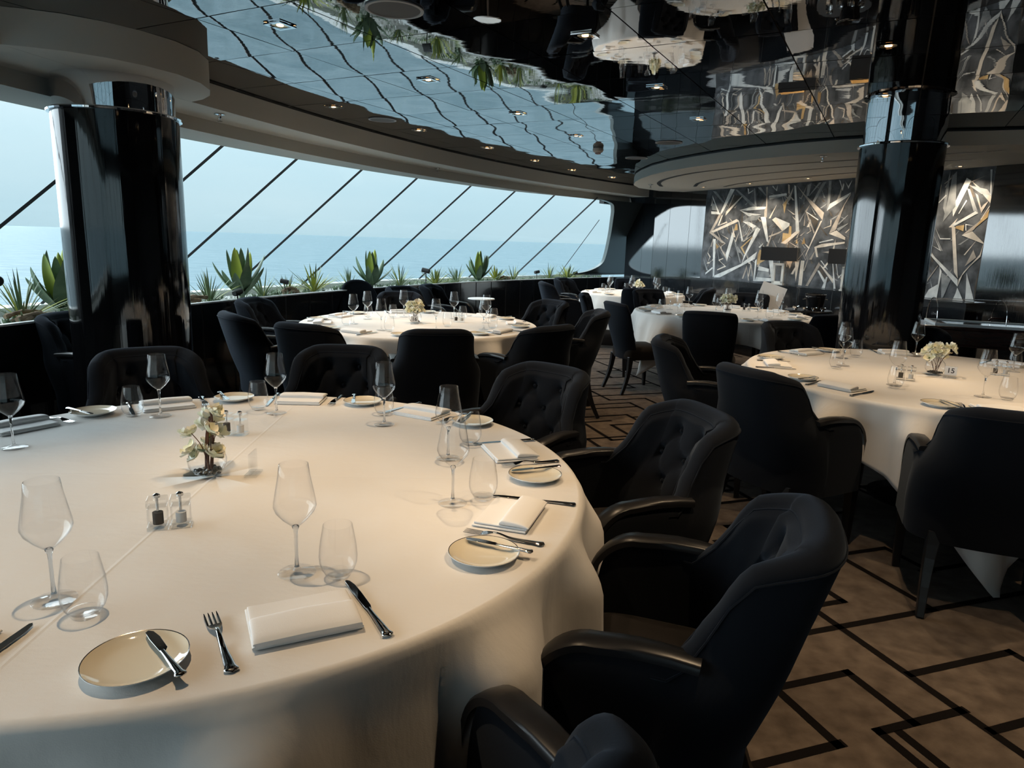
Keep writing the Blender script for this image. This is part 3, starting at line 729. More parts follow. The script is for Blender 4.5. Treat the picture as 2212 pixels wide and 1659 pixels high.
# ------------------------------------------------------------------ chairs (front faces +Y, origin on the floor)
def sgnpow(x, e): return math.copysign(abs(x) ** e, x)
def shell_mesh(arm=True, tuft=True, dense=1.0, ztop=.90, oval=False):
    """upholstered back (and arms) as one closed shell"""
    TA = .46 if arm else 1.0
    def top(t):
        a = abs(t)
        if oval: return lerp(ztop, .44, 1 - math.sqrt(max(0, 1 - (a / 1.0) ** 2.4)))
        if not arm: return ztop - .012 * (a / .8) ** 2 - .075 * smooth01((a - .80) / .20) ** 2
        if a < .35: return ztop - .034 * (a / .35) ** 4
        if a < .49:
            q = (a - .35) / .14
            return lerp(ztop - .034, .655, smooth01(q * .9 + .1 * q))
        if a < .86: return .655 + .006 * math.sin((a - .5) / .36 * PI)
        q = (a - .86) / .14
        return .40 + .255 * math.sqrt(max(0, 1 - q ** 2.2))
    def bot(t): return .30 if arm else .34
    def plan(t, z):
        a = abs(t); s_ = 1 if t >= 0 else -1
        zz = max(0, z - .42)
        if arm:
            wa = .292 - .044 * smooth01((z - .58) / .14) * (1 - smooth01((a - .42) / .10))
            if a <= TA:
                an = a / TA * PI / 2
                x = wa * sgnpow(math.sin(an), .80); y = -.05 - .165 * sgnpow(math.cos(an), .75)
                wgt = smooth01(1 - (a / TA) ** 2.2 * .55)
            else:
                x = wa; y = lerp(-.05, .215, (a - TA) / (1 - TA)); wgt = .45 * smooth01(1 - (a - TA) / .12) if a < TA + .12 else 0
            # back leans rearwards and draws in a little at the shoulders
            y -= .34 * zz * wgt
            y += .03 * smooth01((z - .64) / .2) * smooth01((a - .22) / .2) * (1 if a < .6 else 0)
        else:
            an = a * PI / 2 * .86
            wb = lerp(.205, .245, smooth01((z - .40) / .5))
            if oval: wb = .25
            x = wb * math.sin(an) / math.sin(PI / 2 * .86); y = -.10 - .115 * math.cos(an) ** .8
            y -= .26 * zz + .10 * zz * zz
        return Vector((s_ * x, y, z))
    def thick(t):
        a = abs(t)
        if not arm: return .062 - .014 * a
        return lerp(.085, .050, smooth01((a - .15) / .38))
    nu = int((120 if arm else 72) * dense); no_, nt_, ni = int(14 * max(dense, .6)), 7, int(46 * dense)
    rows = no_ + nt_ + ni
    def inward(t, z):
        e = .01
        d = (plan(min(1, t + e), z) - plan(max(-1, t - e), z)); d.z = 0; d.normalize()
        return Vector((-d.y, d.x, 0))
    def ease(t): return t
    bt = []
    if arm:
        for zr, xs in ((.795, (-.085, .085)), (.705, (-.165, 0, .165)), (.610, (-.085, .085)), (.53, (0,))):
            for x in xs: bt.append((x, zr))
    else:
        for zr, xs in ((.80, (-.08, .08)), (.71, (-.155, 0, .155)), (.62, (-.08, .08))):
            for x in xs: bt.append((x, zr))
    pairs = [(p, q) for i, p in enumerate(bt) for q in bt[i + 1:] if .03 < abs(p[1] - q[1]) < .12 and abs(p[0] - q[0]) < .13]
    def tuftd(x, z):
        d = 0
        for bx, bz in bt:
            r2 = (x - bx) ** 2 + (z - bz) ** 2
            if r2 < .012: d += .026 * math.exp(-r2 / .0005) + .014 * math.exp(-r2 / .0028)
        m = 9
        for (ax, az), (cx_, cz) in pairs:
            vx, vz = cx_ - ax, cz - az; t = max(0, min(1, ((x - ax) * vx + (z - az) * vz) / (vx * vx + vz * vz)))
            m = min(m, math.hypot(x - ax - vx * t, z - az - vz * t))
        d += .010 * math.exp(-(m / .010) ** 2)
        return d
    def P(u, v):
        t = -1 + 2 * u
        k = v * rows
        zt, zb = top(t), bot(t); th = thick(t); rr = th * .5
        ztt = zt - rr * .85
        if k <= no_:
            z = lerp(zb, ztt, k / no_); p = plan(t, z); bul = .012 * math.sin(PI * k / no_) ; return p - inward(t, z) * (bul if not arm or abs(t) < .5 else .004)
        if k <= no_ + nt_:
            a = (k - no_) / nt_ * PI; z = ztt
            return plan(t, ztt) + inward(t, ztt) * (rr - rr * math.cos(a)) + Vector((0, 0, rr * .85 * math.sin(a)))
        w = (k - no_ - nt_) / ni; z = lerp(ztt, zb + .02, w)
        p = plan(t, z); nn = inward(t, z)
        q = p + nn * th
        if tuft and z > .47:
            pad = .022 * smooth01((z - .47) / .08) * smooth01((top(t) - z) / .05) * smooth01((.46 * (1 if arm else 2) - abs(t)) / .10)
            q += nn * pad
            if abs(t) < (.44 if arm else .97): q -= nn * tuftd(p.x * (1.0 if arm else 1), z) * smooth01((top(t) - z - .01) / .04)
        return q
    m = MB(); m.grid(P, nu, rows)
    # end caps and underside
    n_ = rows + 1
    m.f.append(list(range(0, n_))); m.mi.append(0)
    m.f.append(list(range(nu * n_, nu * n_ + n_))[::-1]); m.mi.append(0)
    for i in range(nu):
        m.f.append([i * n_, i * n_ + rows, (i + 1) * n_ + rows, (i + 1) * n_]); m.mi.append(0)
    pipe = []
    for (kk) in (no_, no_ + nt_):
        pts = [P(i / 60, kk / rows) for i in range(61)]
        pts = [p for i, p in enumerate(pts) if abs(-1 + 2 * i / 60) < (.56 if arm else .99)]
        pipe.append(pts)
    btn = []
    for bx, bz in bt:
        # find t for this x
        best = min(range(-90, 91), key=lambda i: abs(plan(i / 200 if arm else i / 100, bz).x - bx)); t = best / 200 if arm else best / 100
        p = plan(t, bz); nn = inward(t, bz); btn.append((p + nn * (thick(t) + .022 - .030), nn))
    return m, pipe, btn, top, plan, thick

def seat_mesh(w, d, y0, zb, zt, crown=.018, e=.28):
    m = MB(); nA, nR = 48, 10
    prof = [(0, zt + crown), (.35, zt + crown * .9), (.62, zt + crown * .62), (.82, zt + .004), (.93, zt - .008), (.985, zt - .028), (1.0, zt - .05), (.995, zb + .02), (.97, zb), (0, zb)]
    def fn(u, v):
        a = 2 * PI * u; k = min(len(prof) - 1, int(round(v * (len(prof) - 1)))); r, z = prof[k]
        c, s_ = math.cos(a), math.sin(a)
        x = w / 2 * sgnpow(c, e * 1.6) * r; y = d / 2 * sgnpow(s_, e * 1.6) * r
        if y > 0: y += .018 * (1 - (x / (w / 2)) ** 2) * r
        return (x, y0 + y, z)
    m.grid(fn, nA, len(prof) - 1, closed_u=True)
    return m

def leg_mesh(p0, p1, r0, r1, n=6, bend=(0, 0)):
    p0, p1 = Vector(p0), Vector(p1); pts, rad = [], []
    for i in range(n + 1):
        t = i / n; q = p0.lerp(p1, t); q += Vector((*bend, 0)) * math.sin(t * PI) ; pts.append(q); rad.append(lerp(r0, r1, t))
    m = MB(); m.tube(pts, rad, 4, sq=(1, 1)); return m

def make_armchair():
    r = thing('armchair', 'proto', 'armchair')
    sh, pipe, btn, top, plan, thick = shell_mesh(True, True)
    bk = sh.build('backrest', velvet, r, angle=60, recalc=True)
    m = MB()
    for pts in pipe: m.tube(pts, .0032, 5)
    m.build('piping', velvet, bk)
    for p, nn in btn:
        m = MB(); m.lathe([(0, .006), (.006, .004), (.009, 0), (.006, -.004), (0, -.005)], 10); o = m.build('button', velvet, bk); o.location = p
        o.rotation_euler = nn.to_track_quat('Z', 'Y').to_euler()
    seat_mesh(.50, .43, .015, .33, .465).build('seat', seatvel_warmlit, r, angle=60)
    for s_ in (-1, 1):
        # wooden arm cap: flat over the arm, then waterfalls down the front
        path = []
        x = s_ * .266
        ys = [-.115, -.06, 0, .05, .09]
        for y in ys: path.append((x, y, .666 + .008 * math.sin((y + .115) / .2 * PI)))
        for k in range(1, 13):
            a = k / 12 * PI / 2
            path.append((x, .09 + .142 * math.sin(a), .666 - .20 * (1 - math.cos(a) ** .85)))
        path += [(x, .234, .41), (x, .232, .33)]
        m = MB(); P = [Vector(p) for p in path]; nP = len(P)
        def cap(u, v):
            i = min(nP - 1, int(round(u * (nP - 1)))); t = (P[min(i + 1, nP - 1)] - P[max(i - 1, 0)]).normalized()
            nrm = Vector((1, 0, 0)).cross(t) * 1.0
            if nrm.z < 0 and i < 8: nrm = -nrm
            if i >= 8 and nrm.y < 0: nrm = -nrm
            w = .031 * interp(i / (nP - 1), [0, .15, .6, 1], [.82, 1, 1.05, .85]); h = .010
            sec = [(-w, -h), (-w, h * .5), (-w * .8, h), (0, h * 1.25), (w * .8, h), (w, h * .5), (w, -h)]
            a_, b_ = sec[int(round(v * 6))]
            return P[i] + Vector((1, 0, 0)) * a_ + nrm * b_
        m.grid(cap, nP - 1, 6); n_ = 7
        m.f.append(list(range(7))); m.mi.append(0); m.f.append(list(range((nP - 1) * 7, nP * 7))[::-1]); m.mi.append(0)
        m.build('armrest', blackwood, r, recalc=True, angle=50)
        leg_mesh((s_ * .262, .212, .345), (s_ * .258, .222, 0), .036, .021).build('leg', blackwood, r, smooth=False, bevel=.003)
        leg_mesh((s_ * .20, -.165, .34), (s_ * .225, -.275, 0), .034, .020, bend=(0, .018)).build('leg', blackwood, r, smooth=False, bevel=.003)
    m = MB(); m.prism([(-.25, -.1), (-.2, -.18), (.2, -.18), (.25, -.1), (.25, .2), (-.25, .2)], .30, .345); m.build('seat_frame', velvet, r, smooth=False)
    return reg(r)
def make_sidechair(oval=False):
    r = thing('dining_chair', 'proto', 'chair')
    sh, pipe, btn, *_ = shell_mesh(False, not oval, .8, ztop=.90 if not oval else .97, oval=oval)
    bk = sh.build('backrest', velvet, r, angle=60, recalc=True)
    m = MB()
    for pts in pipe: m.tube(pts, .003, 5)
    m.build('piping', velvet, bk)
    seat_mesh(.47, .46, .02, .345, .465).build('seat', seatvel_warmlit, r, angle=60)
    for s_ in (-1, 1):
        leg_mesh((s_ * .195, .20, .37), (s_ * .205, .215, 0), .033, .019).build('leg', blackwood, r, smooth=False, bevel=.003)
        leg_mesh((s_ * .175, -.18, .37), (s_ * .20, -.27, 0), .032, .019, bend=(0, .02)).build('leg', blackwood, r, smooth=False, bevel=.003)
    return reg(r)

# ------------------------------------------------------------------ tables
def make_table(name, R, loc, label, cols=1, zt=.738):
    r = thing(name, label, 'table', loc)
    m = MB(); m.lathe([(0, zt), (R - .01, zt), (R - .004, zt - .004), (R - .004, zt - .026), (R - .02, zt - .03), (0, zt - .03)], 72); m.build('tabletop', blackwood, r)
    for k in range(cols):
        x = 0 if cols == 1 else (-.4, .4)[k]
        m = MB(); m.lathe([(.052, .035), (.052, zt - .05), (.14, zt - .031)], 32, (x, 0, 0)); m.build('pedestal', blackwood, r)
        m = MB(); m.lathe([(0, .002), (.30, .002), (.30, .010), (.29, .016), (.06, .040), (0, .040)], 48, (x, 0, 0)); m.build('base', mat('pedestal_base', (.02, .02, .022), .25, .6) if 'pedestal_base' not in MATS else MATS['pedestal_base'], r)
    return r
def make_cloth(R, loc, label, half, th0, seed, amp=.03, nf=17, zt=.75, rz=0, lift=0.0):
    rn = random.Random(seed)
    ph = [rn.uniform(0, 2 * PI) for _ in range(6)]
    nA, nS, nTop = 300, 26, 14
    def hem(th):
        a = th - th0; ext = half / max(abs(math.cos(a)), abs(math.sin(a)))
        return max(.12, ext - R)
    def fold(th):
        return .60 * math.sin(nf * th + ph[0] + .9 * math.sin(3 * th + ph[1])) + .4 * math.sin((nf * .63 // 1) * th + ph[2] + .6 * math.sin(2 * th + ph[3])) + .15 * math.sin(31 * th + ph[4])
    def fn(u, v):
        th = 2 * PI * u
        k = v * (nTop + nS)
        if k <= nTop:
            q = 1 - (1 - k / nTop) ** 2.2; r = q * (R - .008)
            z = zt + .0008 * math.sin(5 * th + ph[5]) * q
            return (r * math.cos(th), r * math.sin(th), z)
        s_ = (k - nTop) / nS; D = hem(th); s_ = s_ ** 1.6 * D
        a = th - th0; corner = max(0, (1 / max(abs(math.cos(a)), abs(math.sin(a))) - 1.12) / .29)
        rb = .016
        if s_ < rb * 1.2: q = s_ / (rb * 1.2) * PI / 2; r = R - .008 + rb * math.sin(q); z = zt - rb * (1 - math.cos(q))
        else:
            s2 = s_ - rb * 1.2; rel = s2 / max(.2, D)
            f = max(-.15, fold(th) + .30) * amp * smooth01(s2 / .16 + .12) * (1 + .8 * corner)
            r = R + .010 + f + .05 * s2 + lift * corner * s2; z = zt - rb - s2 * (1 - .08 * smooth01(s2 / .4)) * math.sqrt(max(.3, 1 - (lift * corner) ** 2))
        if z < .012:
            r += (.012 - z) * .8; z = .012 + .004 * abs(math.sin(9 * th))
        return (r * math.cos(th), r * math.sin(th), z)
    m = MB(); m.grid(fn, nA, nTop + nS, closed_u=True)
    o = m.build('tablecloth', cloth_m, loc=loc, angle=75, rz=rz)
    o.modifiers.new('thickness', 'SOLIDIFY').thickness = -.0012
    return tag(o, label, 'tablecloth', 'white tablecloths')

# ------------------------------------------------------------------ tableware
def make_wine():
    r = thing('wine_glass', 'proto', 'wine glass')
    out = [(.0045, .102), (.012, .109), (.026, .122), (.039, .138), (.0435, .150), (.0425, .160), (.038, .185), (.0325, .215), (.0292, .240)]
    inn = [(r_ - .0009, z + .0004) for r_, z in out[::-1]]; inn[-1] = (.002, .1055)
    m = MB(); m.lathe(out + inn + [(0, .1045)], 40); m.build('bowl', glass_t, r, angle=70)
    m = MB(); m.lathe([(0, .0), (.037, .0), (.039, .0012), (.0375, .0024), (.020, .0045), (.009, .0085)], 36, mi=1); m.lathe([(.009, .0085), (.0045, .017), (.0034, .04), (.0034, .075), (.0042, .094), (.0075, .1045), (.0060, .1065), (0, .1050)], 32); m.build('stem', [glass_s, glass_t], r, angle=60)
    return reg(r)
def make_tumbler():
    r = thing('water_tumbler', 'proto', 'tumbler')
    out = [(.026, .010), (.034, .020), (.0385, .034), (.0395, .048), (.0375, .072), (.0335, .096), (.0300, .116)]
    inn = [(a - .0011, z) for a, z in out[::-1]]
    m = MB(); m.lathe(out + inn + [(0, .0105)], 40); m.build('wall', glass_t, r, angle=70)
    m = MB(); m.lathe([(0, 0), (.021, 0), (.0235, .002), (.0285, .0115), (.024, .0125), (.012, .0105), (0, .0100)], 32); m.build('base', glass_t, r, angle=50)
    return reg(r)
def make_plate():
    m = MB()
    prof = [(0, .0065), (.048, .0065), (.062, .0085), (.0735, .0135), (.0785, .0165), (.0800, .0172), (.0803, .0160), (.076, .0125), (.060, .0055), (.045, .0025), (.045, .000), (.041, .000), (.041, .0025), (0, .0030)]
    m.lathe(prof, 56, mis=[0, 0, 0, 0, 2, 1, 1, 1, 1, 1, 1, 1, 1])
    o = m.build('bread_plate', [plate_m, plate_w, rim_m], angle=60)
    return tag(o, 'proto', 'plate')
def blade_path(pts, wid, thk, z):
    pass
def flat_outline(name, outline, z0, z1, parent, m_=None, bevel=.0005, arch=None):
    m = MB(); m.prism(outline, z0, z1)
    if arch: m.v = [(x, y, z + arch(y)) for x, y, z in m.v]
    return m.build(name, m_ or steel, parent, smooth=True, angle=30, bevel=bevel)
def tube_handle(name, parent, y0, y1, w0, w1, z=.0035, arch=None, flare=None):
    m = MB(); n_ = 16; pts, = [[]]
    def fn(u, v):
        y = lerp(y0, y1, u); a = 2 * PI * v
        w = lerp(w0, w1, smooth01(u)) * (1 + .30 * math.exp(-((u - .93) / .05) ** 2)); h = min(.0035, w * .55)
        if u > .96: w *= math.sqrt(max(0.02, 1 - ((u - .96) / .04) ** 2)); h *= math.sqrt(max(.02, 1 - ((u - .96) / .04) ** 2))
        return (w * math.cos(a), y, z + h * math.sin(a) + (arch(y) if arch else 0))
    m.grid(fn, n_ * 2, 12, closed_v=True); return m.build(name, steel, parent, angle=60)
def make_knife(L=.235, name='table_knife', cat='knife'):      # tip toward +Y
    r = thing(name, 'proto', cat); h = L * .44
    bl = L - h; y0 = -L / 2 + h
    out = [(-.0045, y0), (.0050, y0), (.0085, y0 + .012), (.0095, y0 + bl * .5), (.0085, y0 + bl * .80), (.0045, y0 + bl * .95), (-.001, y0 + bl), (-.0055, y0 + bl * .97), (-.0062, y0 + bl * .6), (-.0055, y0 + .02)]
    flat_outline('blade', out, .0028, .0042, r)
    tube_handle('handle', r, y0 + .004, -L / 2, .0045, .0085, .0037)
    return reg(r)
def make_butter():
    r = thing('butter_knife', 'proto', 'butter knife'); L = .165
    y0 = -.005
    out = [(-.004, y0), (.005, y0), (.010, y0 + .008), (.0115, y0 + .05), (.0085, y0 + .072), (.002, y0 + .080), (-.004, y0 + .076), (-.0055, y0 + .05)]
    flat_outline('blade', out, .0028, .0042, r)
    tube_handle('handle', r, y0 + .003, y0 - .087, .004, .0075, .0036)
    return reg(r)
def make_fork():
    r = thing('table_fork', 'proto', 'fork'); L = .20
    ar = lambda y: .010 * math.exp(-((y - .022) / .030) ** 2) * (1 if y < .022 else 1) + (.004 * smooth01((y - .06) / .04))
    y0 = .028
    out = [(-.004, y0), (.004, y0), (.0105, y0 + .016), (.0125, y0 + .030)]
    out += [(-.0125, y0 + .030), (-.0105, y0 + .016)]
    m = MB(); m.prism(out, .002, .0038)
    for k in range(4):
        x = -.0108 + k * .0072
        m.prism([(x - .0017, y0 + .028), (x + .0017, y0 + .028), (x + .0016, y0 + .060), (x + .0006, y0 + .073), (x - .0006, y0 + .073), (x - .0016, y0 + .060)], .0022, .0036)
    m.v = [(x, y, z + ar(y)) for x, y, z in m.v]; m.build('tines', steel, r, smooth=True, angle=30)
    tube_handle('handle', r, y0 + .003, -.10, .0036, .0095, .0028, arch=ar)
    return reg(r)
def make_napkin():
    m = MB()
    def layer(x0, x1, y0, y1, z0, h, seed):
        # soft folded slab: rounded fold on the outer edge
        def fn(u, v):
            a = 2 * PI * v; c, s_ = math.cos(a), math.sin(a)
            y = lerp(y0, y1, u)
            xm, xr = (x0 + x1) / 2, (x1 - x0) / 2
            x = xm + xr * sgnpow(c, .16); z = z0 + h / 2 + h / 2 * sgnpow(s_, .5)
            if h > .016: z = z0 + (z - z0) * interp(u, [0, .10, .3, .6, .88, .96, 1], [.30, .58, .78, .95, 1, .9, .6])
            z += .0014 * math.sin(40 * x + seed) * math.sin(22 * y + seed) * (1 if s_ > 0 else 0)
            if s_ > .2: z -= .0018 * math.cos(PI * (u - .5)) * 0
            return (x, y, z)
        n_ = 14; k = len(m.v); m.grid(fn, n_, 40, closed_v=True)
        m.f.append([k + i for i in range(40)][::-1]); m.mi.append(0); m.f.append([k + n_ * 40 + i for i in range(40)]); m.mi.append(0)
    layer(-.096, .096, -.060, .078, .0, .007, 1)
    layer(-.092, .093, -.062, .074, .0065, .006, 3)
    layer(-.095, .092, -.067, .008, .012, .018, 5)
    o = m.build('folded_napkin', napkin_m, angle=50)
    return tag(o, 'proto', 'napkin')
def make_mill():
    r = thing('spice_mill', 'proto', 'pepper mill')
    m = MB(); w, d = .023, .021
    m.box((0, 0, .005), (w * 2, d * 2, .010)); m.box((0, 0, .032), (w * 1.8, d * 1.8, .044)); m.box((0, 0, .066), (w * 1.9, d * 1.9, .018))
    m.build('body', acryl, r, smooth=False, bevel=.0015)
    m = MB(); m.lathe([(0, .011), (.012, .011), (.012, .040), (0, .040)], 16); m.build('filling', mat('peppercorns', (.05, .04, .03), .9) if 'peppercorns' not in MATS else MATS['peppercorns'], r)
    m = MB(); m.lathe([(.003, .04), (.003, .076), (.008, .077), (.008, .083), (.004, .086), (0, .086)], 16); m.build('knob', steel, r)
    return reg(r)
def make_salt():
    r = thing('salt_mill', 'proto', 'salt mill')
    m = MB(); w, d = .023, .021
    m.box((0, 0, .005), (w * 2, d * 2, .010)); m.box((0, 0, .032), (w * 1.8, d * 1.8, .044)); m.box((0, 0, .066), (w * 1.9, d * 1.9, .018))
    m.build('body', acryl, r, smooth=False, bevel=.0015)
    m = MB(); m.lathe([(0, .011), (.012, .011), (.012, .036), (0, .036)], 16); m.build('filling', mat('coarse_salt', (.7, .7, .7), .8) if 'coarse_salt' not in MATS else MATS['coarse_salt'], r)
    m = MB(); m.lathe([(.003, .04), (.003, .076), (.008, .077), (.008, .083), (.004, .086), (0, .086)], 16); m.build('knob', steel, r)
    return reg(r)
petal = mat('blossom_petal', (.86, .84, .70), .6, sheen=.2); noise_col(petal, (.80, .78, .52), (.90, .88, .80), 30, 2)
twig_m = mat('twig_bark', (.10, .045, .03), .8)
pebble_m = mat('dark_pebbles', (.05, .052, .05), .25)
leaf_m = mat('leaf_green', (.10, .16, .05), .5)
def blossom_mesh(rn, s=1.0):
    m = MB()
    for k in range(5):
        a0 = 2 * PI * k / 5 + rn.uniform(-.15, .15); tilt = rn.uniform(.25, .75)
        def fn(u, v):
            q = (v - .5) * 2; r = u * .021 * s; w = .013 * s * math.sin(PI * (.12 + .80 * u)) 
            x = r; y = q * w; z = tilt * r * .9 + .004 * s * q * q + .002 * math.sin(6 * q + k)
            c, s_ = math.cos(a0), math.sin(a0)
            return (x * c - y * s_, x * s_ + y * c, z)
        m.grid(fn, 5, 4)
    m.lathe([(0, .007 * s), (.003 * s, .005 * s), (.003 * s, 0)], 6, mi=1)
    return m
def make_vase(loc, label, seed, tall, n_bl, rz=0):
    rn = random.Random(seed)
    r = thing('flower_vase', label, 'flower vase', loc, rz, 'flower bowls on the tables')
    out = [(.022, .002), (.040, .012), (.052, .032), (.054, .050), (.048, .072), (.036, .086), (.034, .090)]
    m = MB(); m.lathe([(0, .002)] + out + [(a - .0014, z) for a, z in out[::-1]] + [(0, .004)], 40); m.build('bowl', glass_t, r, angle=70)
    m = MB()
    for k in range(46):
        a, q = rn.uniform(0, 2 * PI), math.sqrt(rn.random()) * .036; h = .010 + rn.random() * .010; s = rn.uniform(.005, .009)
        m.lathe([(0, s * .7), (s * .8, s * .3), (s, 0), (s * .8, -s * .4), (0, -s * .6)], 7, (q * math.cos(a), q * math.sin(a), h))
    o = m.build('pebbles', pebble_m, r); o['kind'] = 'stuff'
    tips = []; m = MB()
    for k in range(9 if not tall else 7):
        a = rn.uniform(0, 2 * PI); h = rn.uniform(.10, .17) if not tall else rn.uniform(.10, .19)
        sp = rn.uniform(.03, .085) if not tall else rn.uniform(.005, .05)
        if tall and k < 3: a = 1.0 + .4 * k; sp = .02 + .012 * k; h = .20 - .02 * k
        b0 = Vector((rn.uniform(-.012, .012), rn.uniform(-.012, .012), .02)); b1 = b0 + Vector((sp * .4 * math.cos(a), sp * .4 * math.sin(a), h * .55)); b2 = Vector((sp * math.cos(a), sp * math.sin(a), h))
        thick_ = .0036 if tall and k < 3 else .0014
        m.tube(crv([b0, b1, b2], 5), [thick_] * 10 + [thick_ * .5], 6); tips.append(b2)
    m.build('twigs', twig_m, r)
    m = MB()
    for k in range(3):
        a = rn.uniform(0, 2 * PI); h = rn.uniform(.07, .12)
        m.add([(0.01 * math.cos(a), .01 * math.sin(a), h), (.026 * math.cos(a + .5), .026 * math.sin(a + .5), h + .012), (.045 * math.cos(a), .045 * math.sin(a), h + .02), (.026 * math.cos(a - .5), .026 * math.sin(a - .5), h + .008)], [(0, 1, 2, 3)])
    m.build('leaf', leaf_m, r)
    protos = [blossom_mesh(rn, s).build('blossom', [petal, leaf_m], r) for s in (1.35, 1.1, 1.5)]
    for k in range(n_bl):
        o = protos[k] if k < 3 else protos[k % 3].copy()
        if k >= 3: COL.objects.link(o); o.parent = r
        if not tall:
            a = rn.uniform(0, 2 * PI); el = rn.uniform(.05, 1.35); q = rn.uniform(.045, .068)
            p = Vector((q * math.cos(el) * math.cos(a), q * math.cos(el) * math.sin(a), .085 + q * 1.35 * math.sin(el)))
            if k % 4 == 0: p = tips[k % len(tips)]
        else:
            p = tips[k % len(tips)] + Vector((rn.uniform(-.012, .012), rn.uniform(-.012, .012), rn.uniform(-.025, .004))) if k < n_bl * .55 else Vector((rn.uniform(-.034, .034), rn.uniform(-.034, .034), rn.uniform(.055, .095)))
        o.location = p; d = Vector((p.x, p.y, .035)) + Vector((rn.uniform(-.03, .03), rn.uniform(-.03, .03), .01))
        o.rotation_euler = d.to_track_quat('Z', 'Y').to_euler()
    return r
def text_mesh(txt, size, m_, parent, loc, rot):
    cu = bpy.data.curves.new('number_text', 'FONT'); cu.body = txt; cu.size = size; cu.align_x = 'CENTER'; cu.align_y = 'CENTER'; cu.extrude = .0002; cu.offset = size * .018
    t = bpy.data.objects.new('tmp', cu); COL.objects.link(t)
    dg = bpy.context.evaluated_depsgraph_get(); me = bpy.data.meshes.new_from_object(t.evaluated_get(dg))
    bpy.data.objects.remove(t); me.materials.clear(); me.materials.append(m_)
    o = bpy.data.objects.new('number', me); COL.objects.link(o); o.parent = parent; o.location = loc; o.rotation_euler = rot
    return o
card_m = mat('card_white', (.80, .80, .80), .5); ink = mat('ink_grey', (.05, .05, .06), .5)
def make_sign(num, loc, rz, label):
    r = thing('table_number_sign', label, 'table number', loc, rz, 'acrylic table numbers')
    m = MB(); m.box((0, 0, .003), (.066, .036, .006)); m.box((0, 0, .038), (.066, .005, .064)); m.build('holder', acryl, r, smooth=False, bevel=.0008)
    if num:
        m = MB(); m.box((0, -.0034, .041), (.060, .0006, .050)); m.build('card', card_m, r, smooth=False)
        text_mesh(num, .040, ink, r, (0, -.0040, .041), (PI / 2, 0, 0))
    return r

armchair = make_armchair(); sidechair = make_sidechair()
wine = make_wine(); tumbler = make_tumbler(); plate = make_plate(); knife = make_knife(); butter = make_butter(); fork = make_fork(); napkin = make_napkin(); pepper = make_mill(); salt = make_salt()

# ------------------------------------------------------------------ tables, cloths
C1, C16, C15, C3, C4 = (-.86, 1.93), (-.79, 5.83), (2.50, 4.00), (2.27, 7.62), (1.74, 10.35)
make_table('dining_table', 1.06, (*C1, 0), 'large round table under white linen in the foreground', 2)
make_table('dining_table', .97, (*C16, 0), 'round table 16 under white linen near the planter', 1)
make_table('dining_table', 1.06, (*C15, 0), 'round table 15 under white linen on the right', 1)
make_table('dining_table', .93, (*C3, 0), 'round table under white linen in front of the mural', 1)
make_table('dining_table', .74, (*C4, 0), 'farthest round table under white linen by the black mirror wall', 1)
make_cloth(1.068, (*C1, 0), 'long white linen cloth over the large foreground table', 1.62, R_(20), 4, .065, 16, rz=R_(3))
make_cloth(.978, (*C16, 0), 'white linen cloth over table 16', 1.30, R_(30), 7, .055, 14)
make_cloth(1.068, (*C15, 0), 'white linen cloth over table 15 with a corner hanging to the carpet', 1.35, R_(28), 15, .085, 19, lift=.10)
make_cloth(.938, (*C3, 0), 'white linen cloth with flared corner over the table before the mural', 1.16, R_(-10), 21, .05, 13, lift=.35)
make_cloth(.748, (*C4, 0), 'white linen cloth over the farthest table by the mirror wall', 1.0, R_(10), 30, .015, 12)

# ------------------------------------------------------------------ chairs
def ring(c, r, ang): return (c[0] + r * math.cos(R_(ang)), c[1] + r * math.sin(R_(ang)))
CH = []   # (proto, x, y, facing deg, label, group, scale)
def around(c, lst, proto, group, rad):
    for it in lst:
        a, lab = it[0], it[1]; r = it[2] if len(it) > 2 else rad; tw = it[3] if len(it) > 3 else 0
        x, y = ring(c, r, a); CH.append((proto, x, y, a + 180 + tw, lab, group, 1))
around(C1, [(-20, 'black tufted armchair seen from the side, nearest on the right of the foreground table'), (-57, 'black armchair cut by the bottom edge, closest to the camera'), (16, 'black tufted armchair, second back on the right side of the foreground table'),
            (49, 'black tufted armchair at the back right of the foreground table'), (90, 'black armchair facing the camera behind the foreground table, in front of table 16'), (124, 'black armchair directly in front of the left column')], armchair, 'armchairs around the foreground table', 1.30)
around(C16, [(-142, 'black armchair in profile at the left of table 16'), (172, 'black armchair against the planter behind the left of table 16'), (-112, 'black armchair with its back turned at the front left of table 16'), (-78, 'black armchair with its back turned squarely in front of table 16'),
             (-46, 'black armchair with slanting back at the front right of table 16'), (4, 'black tufted armchair at the right end of table 16'), (40, 'black tufted armchair behind the right of table 16'), (106, 'black armchair facing the camera behind the vase of table 16')], armchair, 'armchairs around table 16', 1.24)
around(C15, [(-152, 'black armchair in profile at the near left of table 15', 1.26), (-112, 'large black armchair with its back turned in front of table 15', 1.34), (170, 'black tufted armchair behind the profile one at the left of table 15', 1.30, -8),
             (104, 'black armchair behind the far left of table 15, beside the right column', 1.22), (66, 'black armchair behind the flowers of table 15, in front of the carving trolley', 1.24)], armchair, 'armchairs around table 15', 1.26)
around(C3, [(-146, 'armless black chair in full side view at the left of the mural table', 1.22, -14), (-110, 'armless black chair with its back turned before the mural table', 1.30), (168, 'armless black chair half hidden behind the side view one', 1.22), (112, 'armless black chair at the far left of the mural table', 1.20),
            (60, 'armless black chair at the far right of the mural table, by the menu board', 1.15), (-20, 'armless black chair at the right of the mural table, by the wall', 1.22), (-68, 'armless black chair beside the right column', 1.24)], sidechair, 'armless chairs around the mural table', 1.22)
